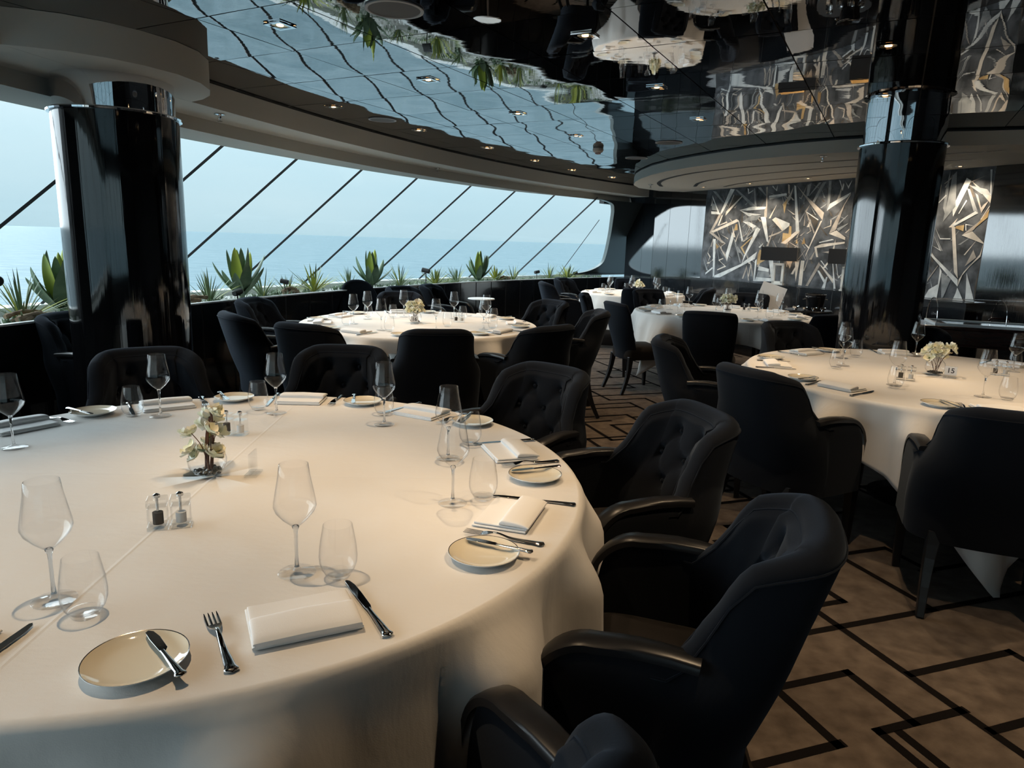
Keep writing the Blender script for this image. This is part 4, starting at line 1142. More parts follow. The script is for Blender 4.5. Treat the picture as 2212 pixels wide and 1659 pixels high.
CH += [(armchair, .70, 10.05, 8, 'black armchair in profile at the left of the farthest table', 'armchairs at the farthest table', 1),
       (armchair, .98, 11.1, -35, 'black armchair under the planter behind the farthest table', 'armchairs at the farthest table', 1),
       (sidechair, 1.66, 9.45, 86, 'armless black chair with its back turned before the farthest table', 'armless chairs at the farthest table', 1),
       (sidechair, 1.86, 11.38, -95, 'armless black chair behind the farthest table by the mirror wall', 'armless chairs at the farthest table', 1),
       (armchair, 2.42, 9.75, 170, 'black tufted armchair in the corner under the mural', 'armchairs at the farthest table', 1),
       (armchair, -2.70, 4.52, -8, 'black tufted armchair tucked behind the left column', 'armchairs by the planter', 1.0),
       (armchair, -.80, 8.55, -15, 'black tufted armchair beside the little white side table', 'armchairs by the planter', 1),
       (armchair, -1.12, 7.93, -40, 'black armchair by the planter behind table 16', 'armchairs by the planter', 1)]
for pr, x, y, fa, lab, grp, sc in CH:
    o = place(pr, lab, (x, y, 0), R_(fa - 90), grp, sc)
roundback = make_sidechair(True); roundback.name = 'round_back_chair'
place(roundback, 'black chair with a tall oval back by the planter', (-1.62, 7.60, 0), R_(-60 - 90))
r = thing('side_table', 'small round white side table by the planter', 'side table', (-.43, 8.98, 0))
m = MB(); m.lathe([(0, .70), (.17, .70), (.175, .707), (.17, .715), (0, .715)], 32); m.build('tabletop', whitesill, r)
m = MB(); m.lathe([(0, 0), (.15, 0), (.15, .01), (.02, .02), (.02, .70)], 24); m.build('stem', steel, r)

# ------------------------------------------------------------------ place settings
ZT = .7515
GR = dict(t1='foreground table', t16='planter side table', t15='right hand table', t3='mural table', t4='farthest table')
def setting(tk, c, R, ang, ph, items, wine_at=None, tum_at=None, rj=0, seed=0):
    rn = random.Random(seed); T = GR[tk]
    e = Vector((math.cos(R_(ang)), math.sin(R_(ang)), 0)); t = Vector((-e.y, e.x, 0)); rz = R_(ang + 90); base = Vector((c[0], c[1], 0))
    def at_(x, rad): p = base + e * rad + t * x; return p
    ro = R - .155
    W = f'at the {ph} seat of the {T}'
    def j(d): return rn.uniform(-d, d)
    if 'n' in items: p = at_(0 + j(.01), ro + j(.01)); place(napkin, f'white folded napkin {W}', (p.x, p.y, ZT), rz + j(.12), f'napkins on the {T}')
    if 'p' in items:
        p = at_(-.255 + j(.01), ro - .005 + j(.02)); place(plate, f'ivory bread plate with silver rim {W}', (p.x, p.y, ZT), rz, f'bread plates on the {T}')
        if 'b' in items:
            q = j(.25) + .1; d = Vector((math.cos(rz + q), math.sin(rz + q), 0)) * .036; f = Vector((-math.sin(rz + q), math.cos(rz + q), 0)) * -.012
            place(butter, f'butter knife on the plate {W}', (p.x + d.x + f.x, p.y + d.y + f.y, ZT + .0148), rz + q, f'butter knives on the {T}')
    if 'f' in items: p = at_(-.137 + j(.008), ro + .01 + j(.01)); place(fork, f'steel fork left of the napkin {W}', (p.x, p.y, ZT), rz + j(.08), f'forks on the {T}')
    if 'k' in items: p = at_(.125 + j(.008), ro + .01 + j(.015)); place(knife, f'steel table knife {W}', (p.x, p.y, ZT), rz + .05 + j(.08), f'table knives on the {T}')
    if 'w' in items:
        p = Vector((*wine_at, 0)) if wine_at else at_(.05 + j(.03), R - .36 + j(.03)); place(wine, f'clear stemmed wine glass {W}', (p.x, p.y, ZT), j(3), f'wine glasses on the {T}')
    if 't' in items:
        p = Vector((*tum_at, 0)) if tum_at else at_(.14 + j(.02), R - .31 + j(.03)); place(tumbler, f'stemless water tumbler {W}', (p.x, p.y, ZT), j(3), f'water tumblers on the {T}')
S = setting
S('t1', C1, 1.06, -97, 'near left', 'nkwt', (-.86, 1.21), (-.77, 1.16), seed=1)
S('t1', C1, 1.06, -58, 'nearest front', 'npbfkwt', (-.44, 1.35), (-.35, 1.34), seed=2)
S('t1', C1, 1.06, -15, 'near right', 'npbfkwt', (-.15, 1.77), (-.07, 1.81), seed=3)
S('t1', C1, 1.08, 20, 'right', 'npbfkwt', (-.20, 2.16), (-.14, 2.33), seed=4)
S('t1', C1, 1.10, 58, 'far right', 'npbfkwt', (-.48, 2.55), (-.51, 2.70), seed=5)
S('t1', C1, 1.12, 92, 'far middle', 'npbfkwt', (-.93, 2.67), (-1.02, 2.72), seed=6)
S('t1', C1, 1.12, 124, 'far left', 'npbfkwt', (-1.34, 2.57), (-1.44, 2.56), seed=7)
S('t1', C1, 1.12, 154, 'leftmost', 'npbfw', (-1.59, 2.13), seed=8)
w16 = {-158: ((-1.30, 5.61), (-1.33, 5.50)), 164: ((-1.26, 5.96), (-1.28, 6.08)), -113: ((-1.01, 5.27), (-.94, 5.22)), 116: ((-.99, 6.22), (-1.07, 6.12)), -68: ((-.61, 5.42), (-.54, 5.62)), 55: ((-.54, 6.22), (-.46, 6.2)), -27: ((-.24, 5.50), (-.17, 5.56)), 15: ((-.24, 5.96), (-.18, 6.08))}
for (a, (w, t)), ph in zip(w16.items(), ['left', 'far left', 'front left', 'back', 'front', 'far right', 'front right', 'right']):
    S('t16', C16, .96, a - 5, ph, 'npbfkwt' if ph not in ('x',) else 'nwt', w, t, seed=40 + int(a))
for a, ph, w, t in [(-150, 'near left', (2.06, 3.68), (2.02, 3.60)), (-106, 'front', (2.38, 3.44), (2.46, 3.38)), (166, 'left', (2.06, 4.28), (1.96, 4.16)), (122, 'far left', (2.20, 4.60), (2.32, 4.66)), (77, 'far middle', (2.79, 4.78), (2.86, 4.70)), (34, 'far right', (3.10, 4.25), (3.16, 4.33))]:
    S('t15', C15, 1.06, a, ph, 'npbfkwt', w, t, seed=70 + a)
for a, ph in zip((-160, -115, -70, -25, 20, 65, 110, 155), ['near left', 'front left', 'front right', 'right', 'far right', 'back right', 'back left', 'left']):
    S('t3', C3, .93, a, ph, 'npbfkwt', seed=90 + a)
for a, ph in zip((-165, -105, -45, 15, 75, 135), ['left', 'front left', 'front right', 'right', 'back right', 'back left']):
    S('t4', C4, .75, a, ph, 'npwt', seed=120 + a)

make_vase((-.88, 1.93, ZT), 'fishbowl vase of white orchid blossoms and tall twigs on the foreground table', 1, True, 22)
make_vase((-.83, 5.82, ZT), 'fishbowl vase of white blossoms behind the number 16 card', 2, False, 36)
make_vase((2.50, 4.06, ZT), 'fishbowl vase of white blossoms behind the number 15 card', 3, False, 44)
make_vase((2.40, 7.85, ZT), 'fishbowl vase of white blossoms on the mural table', 4, False, 36)
make_vase((1.86, 10.5, ZT), 'fishbowl vase of white blossoms on the farthest table', 5, False, 20)
def look_rz(x, y): return math.atan2(y, x) - PI / 2
make_sign('16', (-.82, 5.71, ZT), look_rz(-.82, 5.71), 'clear acrylic card holder reading 16 before the vase')
make_sign('15', (2.535, 3.965, ZT), look_rz(2.53, 3.95) - .12, 'clear acrylic card holder reading 15 before the vase')
make_sign(None, (-.755, 1.95, ZT), look_rz(-.75, 1.95) + 1.25, 'clear acrylic card holder seen edge on beside the tall twig vase')
for x, y, a, ph in [(-.835, 1.555, .35, 'nearest pair on the foreground table'), (-1.00, 2.36, -.1, 'pair behind the vase of the foreground table'), (2.19, 3.86, -.5, 'pair left of the table 15 vase'), (2.90, 4.12, -.5, 'pair right of the table 15 vase'), (-.50, 5.98, 0, 'pair on table 16'), (2.62, 7.95, -.3, 'pair on the mural table')]:
    place(pepper, f'clear square pepper mill, {ph}', (x, y, ZT), a, 'pepper mills')
    place(salt, f'clear square salt mill, {ph}', (x + .050 * math.cos(a), y + .050 * math.sin(a), ZT), a, 'salt mills')

# ------------------------------------------------------------------ planter: plants, lamps, driftwood, gravel
ZP = Z_L - .05
ag_m = mat('agave_green', (.10, .17, .09), .45); noise_col(ag_m, (.07, .13, .07), (.17, .24, .14), 6, 3)
ag_y = mat('agave_yellow', (.30, .36, .04), .45); noise_col(ag_y, (.16, .24, .05), (.42, .46, .05), 5, 3, (1, 1, .3))
yu_m = mat('yucca_green', (.12, .18, .08), .5); noise_col(yu_m, (.09, .14, .07), (.25, .32, .17), 5, 3)
yu_y = mat('yucca_yellow', (.34, .36, .06), .5)
sc_m = mat('succulent_green', (.14, .22, .12), .5); noise_col(sc_m, (.08, .15, .08), (.30, .38, .26), 20, 3)
wood_m = mat('driftwood', (.28, .19, .12), .8); noise_col(wood_m, (.15, .10, .06), (.42, .30, .20), 12, 4)
lampblk = mat('spot_black', (.02, .02, .022), .4)
def leaf(m, base, az, L, W, el0, el1, mi=0, cup=.25, twist=0, nv=14):
    """pointed strap leaf rising at el0 and bending to el1 (degrees from horizontal)"""
    pts = []; p = Vector(base); n_ = nv
    for k in range(n_ + 1):
        t = k / n_; el = R_(lerp(el0, el1, t ** 1.2)); pts.append(p.copy()); p += Vector((math.cos(el) * math.cos(az), math.cos(el) * math.sin(az), math.sin(el))) * (L / n_)
    side = Vector((-math.sin(az), math.cos(az), 0))
    def fn(u, v):
        k = min(n_, int(round(u * n_))); t = k / n_
        w = W * (math.sin(PI * min(1, (t * .86 + .14))) ** .7) * (1 if t < .98 else .02)
        tn = (pts[min(k + 1, n_)] - pts[max(k - 1, 0)]).normalized(); nrm = side.cross(tn); q = abs(v - .5) * 2; s_ = 1 if v > .5 else -1
        # closed lens section: v runs round the leaf
        a = 2 * PI * v; x = math.cos(a) * w; h = math.sin(a) * w * .13 - cup * w * (x / max(w, 1e-5)) ** 2 * -1
        return pts[k] + side * x + nrm * h
    m.grid(fn, n_, 10, mi, closed_v=True)
def agave(x, y, H_, seed, label, stem=.06):
    rn = random.Random(seed); m = MB()
    for ringi, (n_, L, W, e0, e1) in enumerate([(4, .78, .085, 42, 58), (4, .92, .10, 52, 74), (4, 1.0, .095, 74, 84), (2, .95, .08, 84, 89)]):
        for k in range(n_):
            az = 2 * PI * k / n_ + ringi * .7 + rn.uniform(-.3, .3)
            b0 = (.012 * math.cos(az), .012 * math.sin(az), stem)
            leaf(m, b0, az, L * H_ * rn.uniform(.85, 1.1), W * H_ * 1.25, e0 + rn.uniform(-8, 8), e1 + rn.uniform(-12, 8), 1 if ringi >= 2 and k % 2 == 0 else 0, cup=.35)
    leaf(m, (0, 0, stem), rn.uniform(-1.2, .4), H_ * .9, H_ * .05, -10, 45, 0)
    m.tube([(0, 0, -.02), (0, 0, stem + .03)], .02, 8)
    return tag(m.build('agave', [ag_m, ag_y], loc=(x, y, ZP), angle=60), label, 'plant', 'agaves in the planter')
def spiky(x, y, H_, seed, label, yel=False, n_=46):
    rn = random.Random(seed); m = MB()
    for k in range(n_):
        az = rn.uniform(0, 2 * PI); e = rn.uniform(8, 85); L = H_ * rn.uniform(.75, 1.15) * (1.15 if e < 45 else 1)
        leaf(m, (0.01 * math.cos(az), .01 * math.sin(az), .0), az, L, H_ * (.022 if not yel else .038), e, e - rn.uniform(0, 28), 1 if (yel and rn.random() < .55) or rn.random() < .15 else 0, cup=.1, nv=5)
    return tag(m.build('spiky_plant', [yu_m, yu_y], loc=(x, y, ZP + .01), angle=60), label, 'plant', 'spiky plants in the planter')
agave(-2.60, 6.62, .44, 1, 'large agave with curling tips, nearest the left column')
agave(-1.78, 8.68, .40, 2, 'broad leaved agave behind the oval back chair')
agave(-.56, 10.52, .41, 3, 'yellow hearted agave, third along the planter')
agave(-3.34, 5.10, .42, 4, 'agave half hidden behind the left column')
SP = [(-3.30, 4.64, .33, 0, 'spiky plant at the far left edge of the planter'), (-3.38, 5.25, .26, 0, 'thin spiky plant just left of the column'), (-2.72, 6.20, .30, 0, 'grey green spiky plant between the column and the first agave'), (-2.52, 6.98, .28, 0, 'spiky plant just right of the first agave'),
      (-2.42, 7.42, .25, 0, 'spiky plant under the small spotlight'), (-2.27, 7.88, .30, 1, 'tall yellow striped spiky plant right of the first agave'), (-2.03, 8.55, .26, 0, 'spiky plant left of the second agave'), (-1.50, 9.12, .30, 0, 'wide grey spiky plant right of the second agave'),
      (-1.10, 9.68, .28, 1, 'yellow striped spiky plant beside the large spotlight'), (-.84, 10.10, .28, 0, 'spiky plant left of the third agave'), (-.30, 10.90, .26, 1, 'yellow spiky plant right of the third agave'), (-.03, 11.22, .27, 0, 'grey spiky plant, third from the far end'),
      (.58, 12.0, .27, 0, 'green spiky plant, second from the far end'), (.92, 12.36, .27, 1, 'yellow spiky plant at the far end of the planter')]
for k, (x, y, h, yl, lab) in enumerate(SP): spiky(x, y, h, 20 + k, lab, bool(yl))
def succ_patch():
    rn = random.Random(9); m = MB()
    for k in range(330):
        a = rn.uniform(133.5, 172); o = rn.uniform(.10, .55); x, y = arc(a, o); s = rn.uniform(.018, .05); z = ZP
        if rn.random() < .45: 
            for q in range(9):
                az = 2 * PI * q / 9 + rn.random(); leaf(m, (x, y, z + .005), az, s * 1.5, s * .34, rn.uniform(20, 75), rn.uniform(40, 85), 0, cup=.2, nv=3)
        else:
            for q in range(6): 
                az = rn.uniform(0, 6.28); leaf(m, (x + rn.uniform(-.03, .03), y + rn.uniform(-.03, .03), z), az, s * 2.0, s * .12, rn.uniform(30, 85), rn.uniform(30, 80), 0, nv=3)
    return tag(m.build('low_succulents', sc_m, angle=60), 'low carpet of small succulents among the planter gravel', 'plants', kind='stuff')
succ_patch()
def gravel():
    rn = random.Random(2); m = MB()
    for k in range(2600):
        a = rn.uniform(133, 174); o = rn.uniform(.045, .60) if k % 3 else rn.uniform(.045, .2); x, y = arc(a, o); s = rn.uniform(.009, .024)
        q = rn.uniform(0, 6.28); M_ = Matrix.Rotation(q, 3, 'Z'); P = [M_ @ Vector(v) * s + Vector((x, y, ZP + s * .3)) for v in ((1, 0, 0), (.2, .7, 0), (-.8, .4, 0), (-.7, -.5, 0), (.3, -.7, 0), (.1, 0, .6), (-.2, .1, .55))]
        m.add(P, [(0, 1, 5), (1, 2, 6, 5), (2, 3, 6), (3, 4, 5, 6), (4, 0, 5)], k % 2)
    return tag(m.build('gravel', [whitesill, soil], smooth=False), 'pale gravel covering the planter bed', 'gravel', kind='stuff')
gravel()
def driftwood(x, y, L, az, seed, label):
    rn = random.Random(seed); m = MB()
    for k in range(4):
        p = Vector((rn.uniform(-.04, .04), rn.uniform(-.03, .03), .02 + .015 * k)); q = az + rn.uniform(-.4, .4); d = Vector((math.cos(q), math.sin(q), rn.uniform(-.05, .1))) * L * rn.uniform(.5, 1)
        m.tube(crv([p - d * .5, p + Vector((0, 0, .02)), p + d * .5], 5), [rn.uniform(.010, .022) for _ in range(11)], 7)
    return tag(m.build('driftwood', wood_m, loc=(x, y, ZP)), label, 'driftwood', 'driftwood in the planter')
driftwood(-2.80, 5.98, .30, 1.2, 1, 'bleached driftwood just right of the left column'); driftwood(-2.35, 7.28, .26, 1.1, 2, 'driftwood beside the small spotlight'); driftwood(-1.92, 8.30, .34, 1.0, 3, 'brown driftwood log left of the oval back chair'); driftwood(-3.20, 4.55, .35, 1.5, 4, 'driftwood at the far left of the planter')
driftwood(-.15, 11.05, .3, .9, 5, 'low driftwood near the far end of the planter')
def spotlight(x, y, H_, az, label, s=1.0):
    r = thing('garden_spotlight', label, 'spotlight', (x, y, ZP), az, 'spotlights in the planter')
    m = MB(); m.tube([(0, 0, -.01), (0, 0, H_)], .006 * s, 8); m.build('stake', lampblk, r)
    m = MB(); a = R_(10); d = Vector((math.cos(a), 0, math.sin(a))); c = Vector((0, 0, H_ + .018 * s))
    m.tube([c - d * .045 * s, c - d * .04 * s, c + d * .045 * s, c + d * .047 * s], [.022 * s, .027 * s, .027 * s, .024 * s], 20)
    hd = m.build('lamp_head', lampblk, r)
    m = MB(); m.tube([c + d * .0475 * s, c + d * .049 * s], .021 * s, 20); m.build('lens', steel, hd)
    return r
spotlight(-3.36, 4.50, .27, 2.6, 'black spotlight on a tall stake at the left edge of the window', 1.3); spotlight(-2.46, 6.18, .10, 1.3, 'black spotlight under the first agave'); spotlight(-2.38, 7.22, .14, 3.2, 'small spotlight in the spiky plants right of the first agave', .9)
spotlight(-1.18, 9.26, .20, 2.9, 'black spotlight on a stake left of the yellow striped plant', 1.15); spotlight(.36, 11.86, .12, .6, 'black spotlight tilted up near the far end of the planter'); spotlight(1.06, 12.5, .10, .3, 'last small spotlight at the far end of the planter', .9)

# ------------------------------------------------------------------ ceiling fittings
lamp_glow = mat('lamp_glow', (1, .8, .5), .5, emit=(1.0, .62, .28), estr=9.0)
refl_m = mat('reflector_gold', (.85, .65, .40), .25, 1.0)
def downlight(x, y, z, label, grp, power=55, ang=105, round_=False, s=.052):
    r = thing('downlight', label, 'ceiling light', (x, y, z), math.atan2(.883, .47) if not round_ else 0, grp)
    m = MB()
    if round_:
        m.lathe([(s * .75, -.001), (s, -.001), (s * 1.02, -.004), (s * .98, -.007), (s * .75, -.004)], 28)
    else:
        for a, b_ in ((s, s * .72), ):
            o_, i_ = [(-a, -a), (a, -a), (a, a), (-a, a)], [(-b_, -b_), (b_, -b_), (b_, b_), (-b_, b_)]
            P = [(*p, -.006) for p in o_] + [(*p, -.006) for p in i_] + [(*p, -.0005) for p in o_] + [(*p, -.0005) for p in i_]
            m.add(P, [(0, 4, 5, 1), (1, 5, 6, 2), (2, 6, 7, 3), (3, 7, 4, 0), (0, 1, 9, 8), (1, 2, 10, 9), (2, 3, 11, 10), (3, 0, 8, 11)])
    m.build('frame', chrome if not round_ else whitesill, r, smooth=False)
    m = MB(); m.lathe([(s * .72, -.003), (s * .45, -.0015), (s * .30, -.001)], 20); m.build('reflector', refl_m, r)
    m = MB(); m.lathe([(0, -.004), (s * .30, -.0035), (s * .30, -.001)], 16); m.build('lamp', lamp_glow, r)
    ld = bpy.data.lights.new('downlight_beam', 'SPOT'); ld.energy = power; ld.spot_size = R_(ang); ld.spot_blend = .6; ld.color = (1.0, .72, .44) if not round_ else (1, .80, .58); ld.shadow_soft_size = .016
    lo = bpy.data.objects.new('beam', ld); COL.objects.link(lo); lo.parent = r; lo.location = (0, 0, -.03)
    return r
DL = [(-1.13, 3.49, 'at the top left of the mirror ceiling, above the left column'), (-.57, 4.53, 'second along the bright band of the mirror ceiling'), (-.02, 5.58, 'third along the bright band of the mirror ceiling'), (.51, 6.61, 'fourth along the bright band of the mirror ceiling'),
      (-1.41, 5.54, 'nearest the soffit above the left of table 16'), (-.91, 6.57, 'second along the window soffit'), (-.34, 7.64, 'third along the window soffit'), (.19, 8.69, 'fourth along the window soffit'), (.71, 9.64, 'fifth along the window soffit'), (1.36, 10.51, 'last before the far corner of the mirror ceiling'),
      (.29, 3.50, 'brightest, near the top middle of the mirror ceiling'), (.83, 4.54, 'right of the smoke detector in the dark ceiling'), (1.35, 5.58, 'above the mural table, in front of the round soffit'), (1.71, 3.51, 'at the top right, above the right column'), (2.24, 4.56, 'at the head of the right column')]
for x, y, lab in DL: downlight(x, y, Z_C - .0015, f'square warm downlight {lab}', 'square downlights in the mirror ceiling', 52, 74)
for x, y in [(-.27, 2.46), (-.80, 1.43), (.62, 1.43), (1.17, 2.48), (2.58, 2.5), (2.02, 1.45), (3.1, 3.5)]:
    downlight(x, y, Z_C - .0015, 'square warm downlight above the near end of the room', 'square downlights above the camera', 52, 74)
for x, y, lab in [(2.62, 10.2, 'nearest the mirror wall'), (3.02, 9.42, 'second from the mirror wall'), (3.40, 8.50, 'third from the mirror wall'), (3.80, 7.55, 'hidden behind the right column'), (4.20, 6.92, 'right of the right column')]:
    downlight(x, y, Z_R - .0015, f'round warm downlight washing the mural, {lab}', 'round downlights in the right soffit', 30, 140, True, .045)
spk_m = mat('speaker_grille', (.10, .105, .11), .7); spk_r = mat('speaker_ring', (.30, .30, .31), .4)
for x, y, s, lab in [(-.55, 3.21, .125, 'round grey ceiling speaker at the top of the picture'), (-1.14, 6.06, .115, 'round ceiling speaker by the window soffit'), (1.40, 6.85, .125, 'flush round ceiling speaker above the mural table'), (1.31, 8.11, .125, 'flush round ceiling speaker beside the round soffit')]:
    r = thing('ceiling_speaker', lab, 'speaker', (x, y, Z_C), 0, 'round ceiling speakers')
    m = MB(); m.lathe([(s, -.001), (s, -.006), (s * .9, -.007), (s * .88, -.004)], 40); m.build('ring', spk_r, r)
    m = MB(); m.lathe([(0, -.006), (s * .88, -.004)], 40); m.build('grille', spk_m, r)
smk = mat('detector_white', (.55, .50, .47), .5)
r = thing('smoke_detector', 'white dome smoke detector hanging under the mirror ceiling', 'smoke detector', (.80, 7.40, Z_C))
m = MB(); m.lathe([(.052, -.001), (.055, -.022), (.045, -.040), (.030, -.046)], 28); m.build('housing', smk, r)
m = MB(); m.lathe([(.030, -.046), (.030, -.056), (.012, -.062), (0, -.062)], 20); m.build('sensor', mat('detector_rose', (.45, .30, .30), .5), r)
for x, y, z, lab in [(-2.06, 5.02, Z_F1, 'small chrome sprinkler under the window soffit near the left column'), (-.93, 8.25, Z_F1, 'small chrome sprinkler under the window soffit, farther one'), (1.84, 10.02, Z_R, 'small chrome sprinkler at the nose of the round soffit'), (2.72, 6.52, Z_R, 'small chrome sprinkler under the round soffit beside the right column')]:
    r = thing('sprinkler', lab, 'sprinkler', (x, y, z), 0, 'chrome sprinklers')
    m = MB(); m.lathe([(.034, -.001), (.036, -.006), (.012, -.010), (.012, -.030), (0, -.030)], 20); m.build('plate', chrome, r)
    m = MB(); m.tube([(0, -.01, -.012), (0, -.014, -.03), (0, 0, -.045), (0, .014, -.03), (0, .01, -.012)], .0025, 6); m.lathe([(0, -.045), (.016, -.046), (.016, -.049), (0, -.049)], 12); m.build('deflector', chrome, r)

# ------------------------------------------------------------------ mural wall ledge: lamps; service pieces; carving trolley
shade_m = mat('lamp_shade_black', (.010, .012, .016), .75, sheen=.2); shade_in = mat('shade_lining', (.7, .55, .3), .5)
wh_lamp = mat('lamp_base_white', (.80, .86, .88), .25)
def table_lamp(s_, label):
    p = ART_A + ART_T * s_ + ART_N * .095; rz = math.atan2(ART_T.y, ART_T.x) + .55
    r = thing('table_lamp', label, 'lamp', (p.x, p.y, 1.0), rz, 'lamps on the mural ledge')
    m = MB(); m.box((0, 0, .008), (.15, .085, .016)); 
    for c_, d in (((-.055, 0, .14), (.028, .05, .25)), ((.055, 0, .14), (.028, .05, .25)), ((0, 0, .26), (.138, .05, .028)), ((0, 0, .03), (.138, .05, .028))): m.box(c_, d)
    m.build('base', wh_lamp, r, smooth=False)
    m = MB(); m.tube([(0, 0, .27), (0, 0, .40)], .004, 8); m.build('stem', steel, r)
    m = MB(); a, b_, z0, z1 = .225, .075, .305, .475
    for (x0, y0), (x1, y1) in (((-a, -b_), (a, -b_)), ((a, -b_), (a, b_)), ((a, b_), (-a, b_)), ((-a, b_), (-a, -b_))):
        k = .985
        m.add([(x0, y0, z0), (x1, y1, z0), (x1, y1, z1), (x0, y0, z1)], [(0, 1, 2, 3)], 0); m.add([(x0 * k, y0 * k, z0), (x1 * k, y1 * k, z0), (x1 * k, y1 * k, z1), (x0 * k, y0 * k, z1)], [(3, 2, 1, 0)], 1)
        m.add([(x0, y0, z1), (x1, y1, z1), (x1 * k, y1 * k, z1), (x0 * k, y0 * k, z1)], [(0, 1, 2, 3)], 0); m.add([(x0, y0, z0), (x1, y1, z0), (x1 * k, y1 * k, z0), (x0 * k, y0 * k, z0)], [(3, 2, 1, 0)], 0)
    m.build('lamp_shade', [shade_m, shade_in], r, smooth=False)
    m = MB(); m.lathe([(0, -.03), (.02, -.02), (.028, 0), (.02, .02), (0, .03)], 16, (0, 0, .40)); m.build('bulb', lamp_glow, r)
    ld = bpy.data.lights.new('bulb_light', 'POINT'); ld.energy = 4.5; ld.color = (1, .62, .30); ld.shadow_soft_size = .03
    lo = bpy.data.objects.new('bulb_light', ld); COL.objects.link(lo); lo.parent = r; lo.location = (0, 0, .40)
    return r
table_lamp(1.72, 'table lamp with black oblong shade and white frame base before the mural'); table_lamp(2.82, 'second table lamp, half hidden behind the right column')
r = thing('menu_board', 'slanted white board on the sideboard in front of the mural', 'board', (3.20, 8.82, 0), -.34)
m = MB(); m.box((0, 0, .79), (.30, .008, .46), M=Matrix.Rotation(R_(17), 3, 'Y')); m.build('panel', card_m, r, smooth=False)
m = MB(); m.tube([(0, .03, .0), (0, .03, .62)], .012, 8); m.lathe([(0, 0), (.14, 0), (.14, .01), (0, .02)], 24, (0, .03, 0)); m.build('stand', blackwood, r)
r = thing('service_table', 'dark round service table by the mural wall', 'service table', (3.38, 8.02, 0))
m = MB(); m.lathe([(0, .76), (.25, .76), (.255, .77), (.25, .78), (0, .78)], 40); m.build('tabletop', blackwood, r)
m = MB(); m.lathe([(0, 0), (.18, 0), (.18, .015), (.025, .03), (.025, .76)], 24); m.build('pedestal', blackwood, r)
r = thing('ice_bucket', 'black and steel ice bucket with side handles on the service table', 'ice bucket', (3.44, 8.00, .78))
m = MB(); m.lathe([(0, .0), (.075, .0), (.085, .01), (.108, .16), (.112, .165), (.112, .180), (.106, .182), (.098, .16), (.075, .02), (0, .02)], 40); m.build('bucket', mat('bucket_black', (.02, .02, .022), .15, .3), r)
m = MB(); m.lathe([(.1085, .150), (.1125, .152), (.1125, .156), (.1085, .158)], 40); m.lathe([(.111, .178), (.115, .180), (.111, .184)], 40); m.build('band', steel, r)
for s_ in (-1, 1):
    m = MB(); m.tube(crv([(s_ * .106, -.02, .13), (s_ * .135, -.015, .12), (s_ * .135, .015, .12), (s_ * .106, .02, .13)], 5), .004, 6); m.build('handle', steel, r)
for k, (x, y, lab) in enumerate([(3.19, 7.92, 'nearest the menu board'), (3.27, 7.86, 'second from the menu board'), (3.36, 7.82, 'in front of the ice bucket'), (3.46, 7.82, 'right of the ice bucket'), (3.24, 8.02, 'behind the others')]):
    m = MB(); m.lathe([(0, 0), (.018, 0), (.020, .003), (.012, .010), (.030, .022), (.033, .040), (.034, .041), (.032, .042), (.028, .024), (0, .012)], 24)
    tag(m.build('sauce_bowl', steel, loc=(x, y, .78)), f'small steel bowl on the service table, {lab}', 'bowl', 'steel bowls on the service table')

mah = mat('mahogany', (.030, .012, .012), .25, coat=.5); noise_col(mah, (.022, .009, .010), (.045, .018, .016), 8, 4, (1, 1, 6))
cart_rz = math.atan2(-.34, .94)
r = thing('carving_trolley', 'dark mahogany trolley with a clear rolling dome behind table 15', 'trolley', (4.12, 5.92, 0), cart_rz)
Lc, Dc = .60, .27
m = MB(); m.prism([(-Lc, -Dc), (Lc, -Dc), (Lc + .03, -Dc + .06), (Lc + .03, Dc - .06), (Lc, Dc), (-Lc, Dc), (-Lc - .03, Dc - .06), (-Lc - .03, -Dc + .06)], .835, .862); m.build('top', mah, r, smooth=False, bevel=.006)
m = MB(); m.prism([(-Lc + .03, -Dc + .02), (Lc - .03, -Dc + .02), (Lc - .03, Dc - .02), (-Lc + .03, Dc - .02)], .71, .835); m.build('apron', mah, r, smooth=False, bevel=.004)
m = MB(); m.prism([(-Lc + .01, -Dc + .005), (Lc - .01, -Dc + .005), (Lc - .01, Dc - .005), (-Lc + .01, Dc - .005)], .695, .712); m.build('moulding', mah, r, smooth=False, bevel=.004)
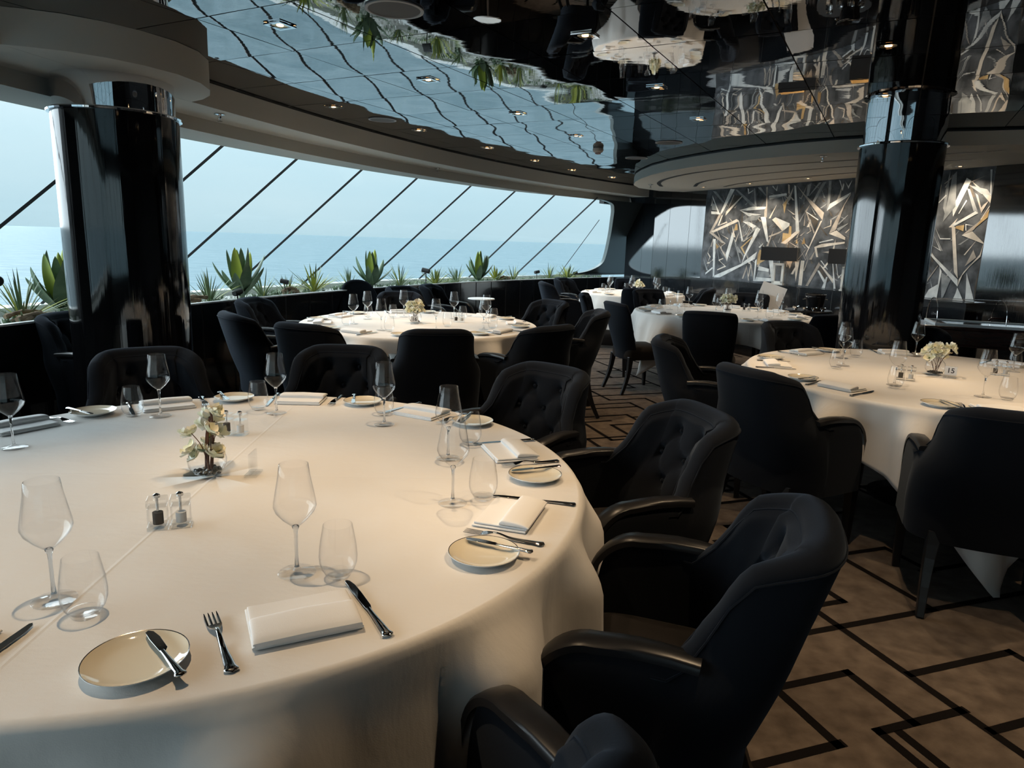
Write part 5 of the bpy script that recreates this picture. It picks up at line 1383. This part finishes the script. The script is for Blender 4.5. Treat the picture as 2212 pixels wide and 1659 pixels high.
for sx in (-1, 1):
    for sy in (-1, 1):
        m = MB(); m.lathe([(.036, .70), (.036, .62), (.026, .60), (.034, .56), (.030, .30), (.034, .16), (.024, .12), (.024, .07), (0, .07)], 20, (sx * (Lc - .07), sy * (Dc - .06), 0)); m.build('leg', mah, r)
        m = MB(); m.lathe([(0, -.012), (.034, -.012), (.036, 0), (.034, .012), (0, .012)], 20); m.v = [(x + sx * (Lc - .07), z + sy * (Dc - .06), y + .037) for x, y, z in m.v]; m.build('castor', lampblk, r)
m = MB(); m.prism([(-Lc + .05, -Dc + .04), (Lc - .05, -Dc + .04), (Lc - .05, Dc - .04), (-Lc + .05, Dc - .04)], .16, .18); m.build('shelf', mah, r, smooth=False)
m = MB(); m.box((.12, -Dc + .018, .772), (.075, .004, .022)); m.build('name_plate', steel, r, smooth=False)
m = MB(); m.box((-Lc + .10, -Dc + .012, .775), (.09, .02, .06)); m.build('bracket', steel, r, smooth=False, bevel=.004)
m = MB(); m.box((0, -Dc + .05, .872), (1.02, .02, .02)); m.box((0, Dc - .05, .872), (1.02, .02, .02)); m.box((-.50, 0, .872), (.02, .44, .02)); m.box((.50, 0, .872), (.02, .44, .02)); m.build('dome_rail', wh_lamp, r, smooth=False)
m = MB()
def dome(u, v): a = PI * v; return (lerp(-.50, .50, u), -.215 * math.cos(a), .882 + .20 * math.sin(a) ** .8)
m.grid(dome, 1, 24)
for x in (-.50, .50): m.f.append(list(range(len(m.v), len(m.v) + 25))); m.mi.append(0); m.v += [(x, -.215 * math.cos(PI * k / 24), .882 + .20 * math.sin(PI * k / 24) ** .8) for k in range(25)]
m.build('dome', thin_glass('dome_acrylic', (.93, .95, .96), .05), r, angle=50)
m = MB()
for x in (-.50, .50, 0): m.tube([(x, -.216 * math.cos(PI * k / 24), .883 + .20 * math.sin(PI * k / 24) ** .8) for k in range(25)], .003, 6)
m.build('dome_edge', steel, r)
m = MB(); m.tube(crv([(-.07, -.02, .905), (-.06, -.03, .93), (.06, -.03, .93), (.07, -.02, .905)], 5), .008, 8); m.build('dome_handle', mah, r)
m = MB(); m.box((0, 0, .868), (.8, .34, .01)); m.build('carving_board', steel, r, smooth=False)
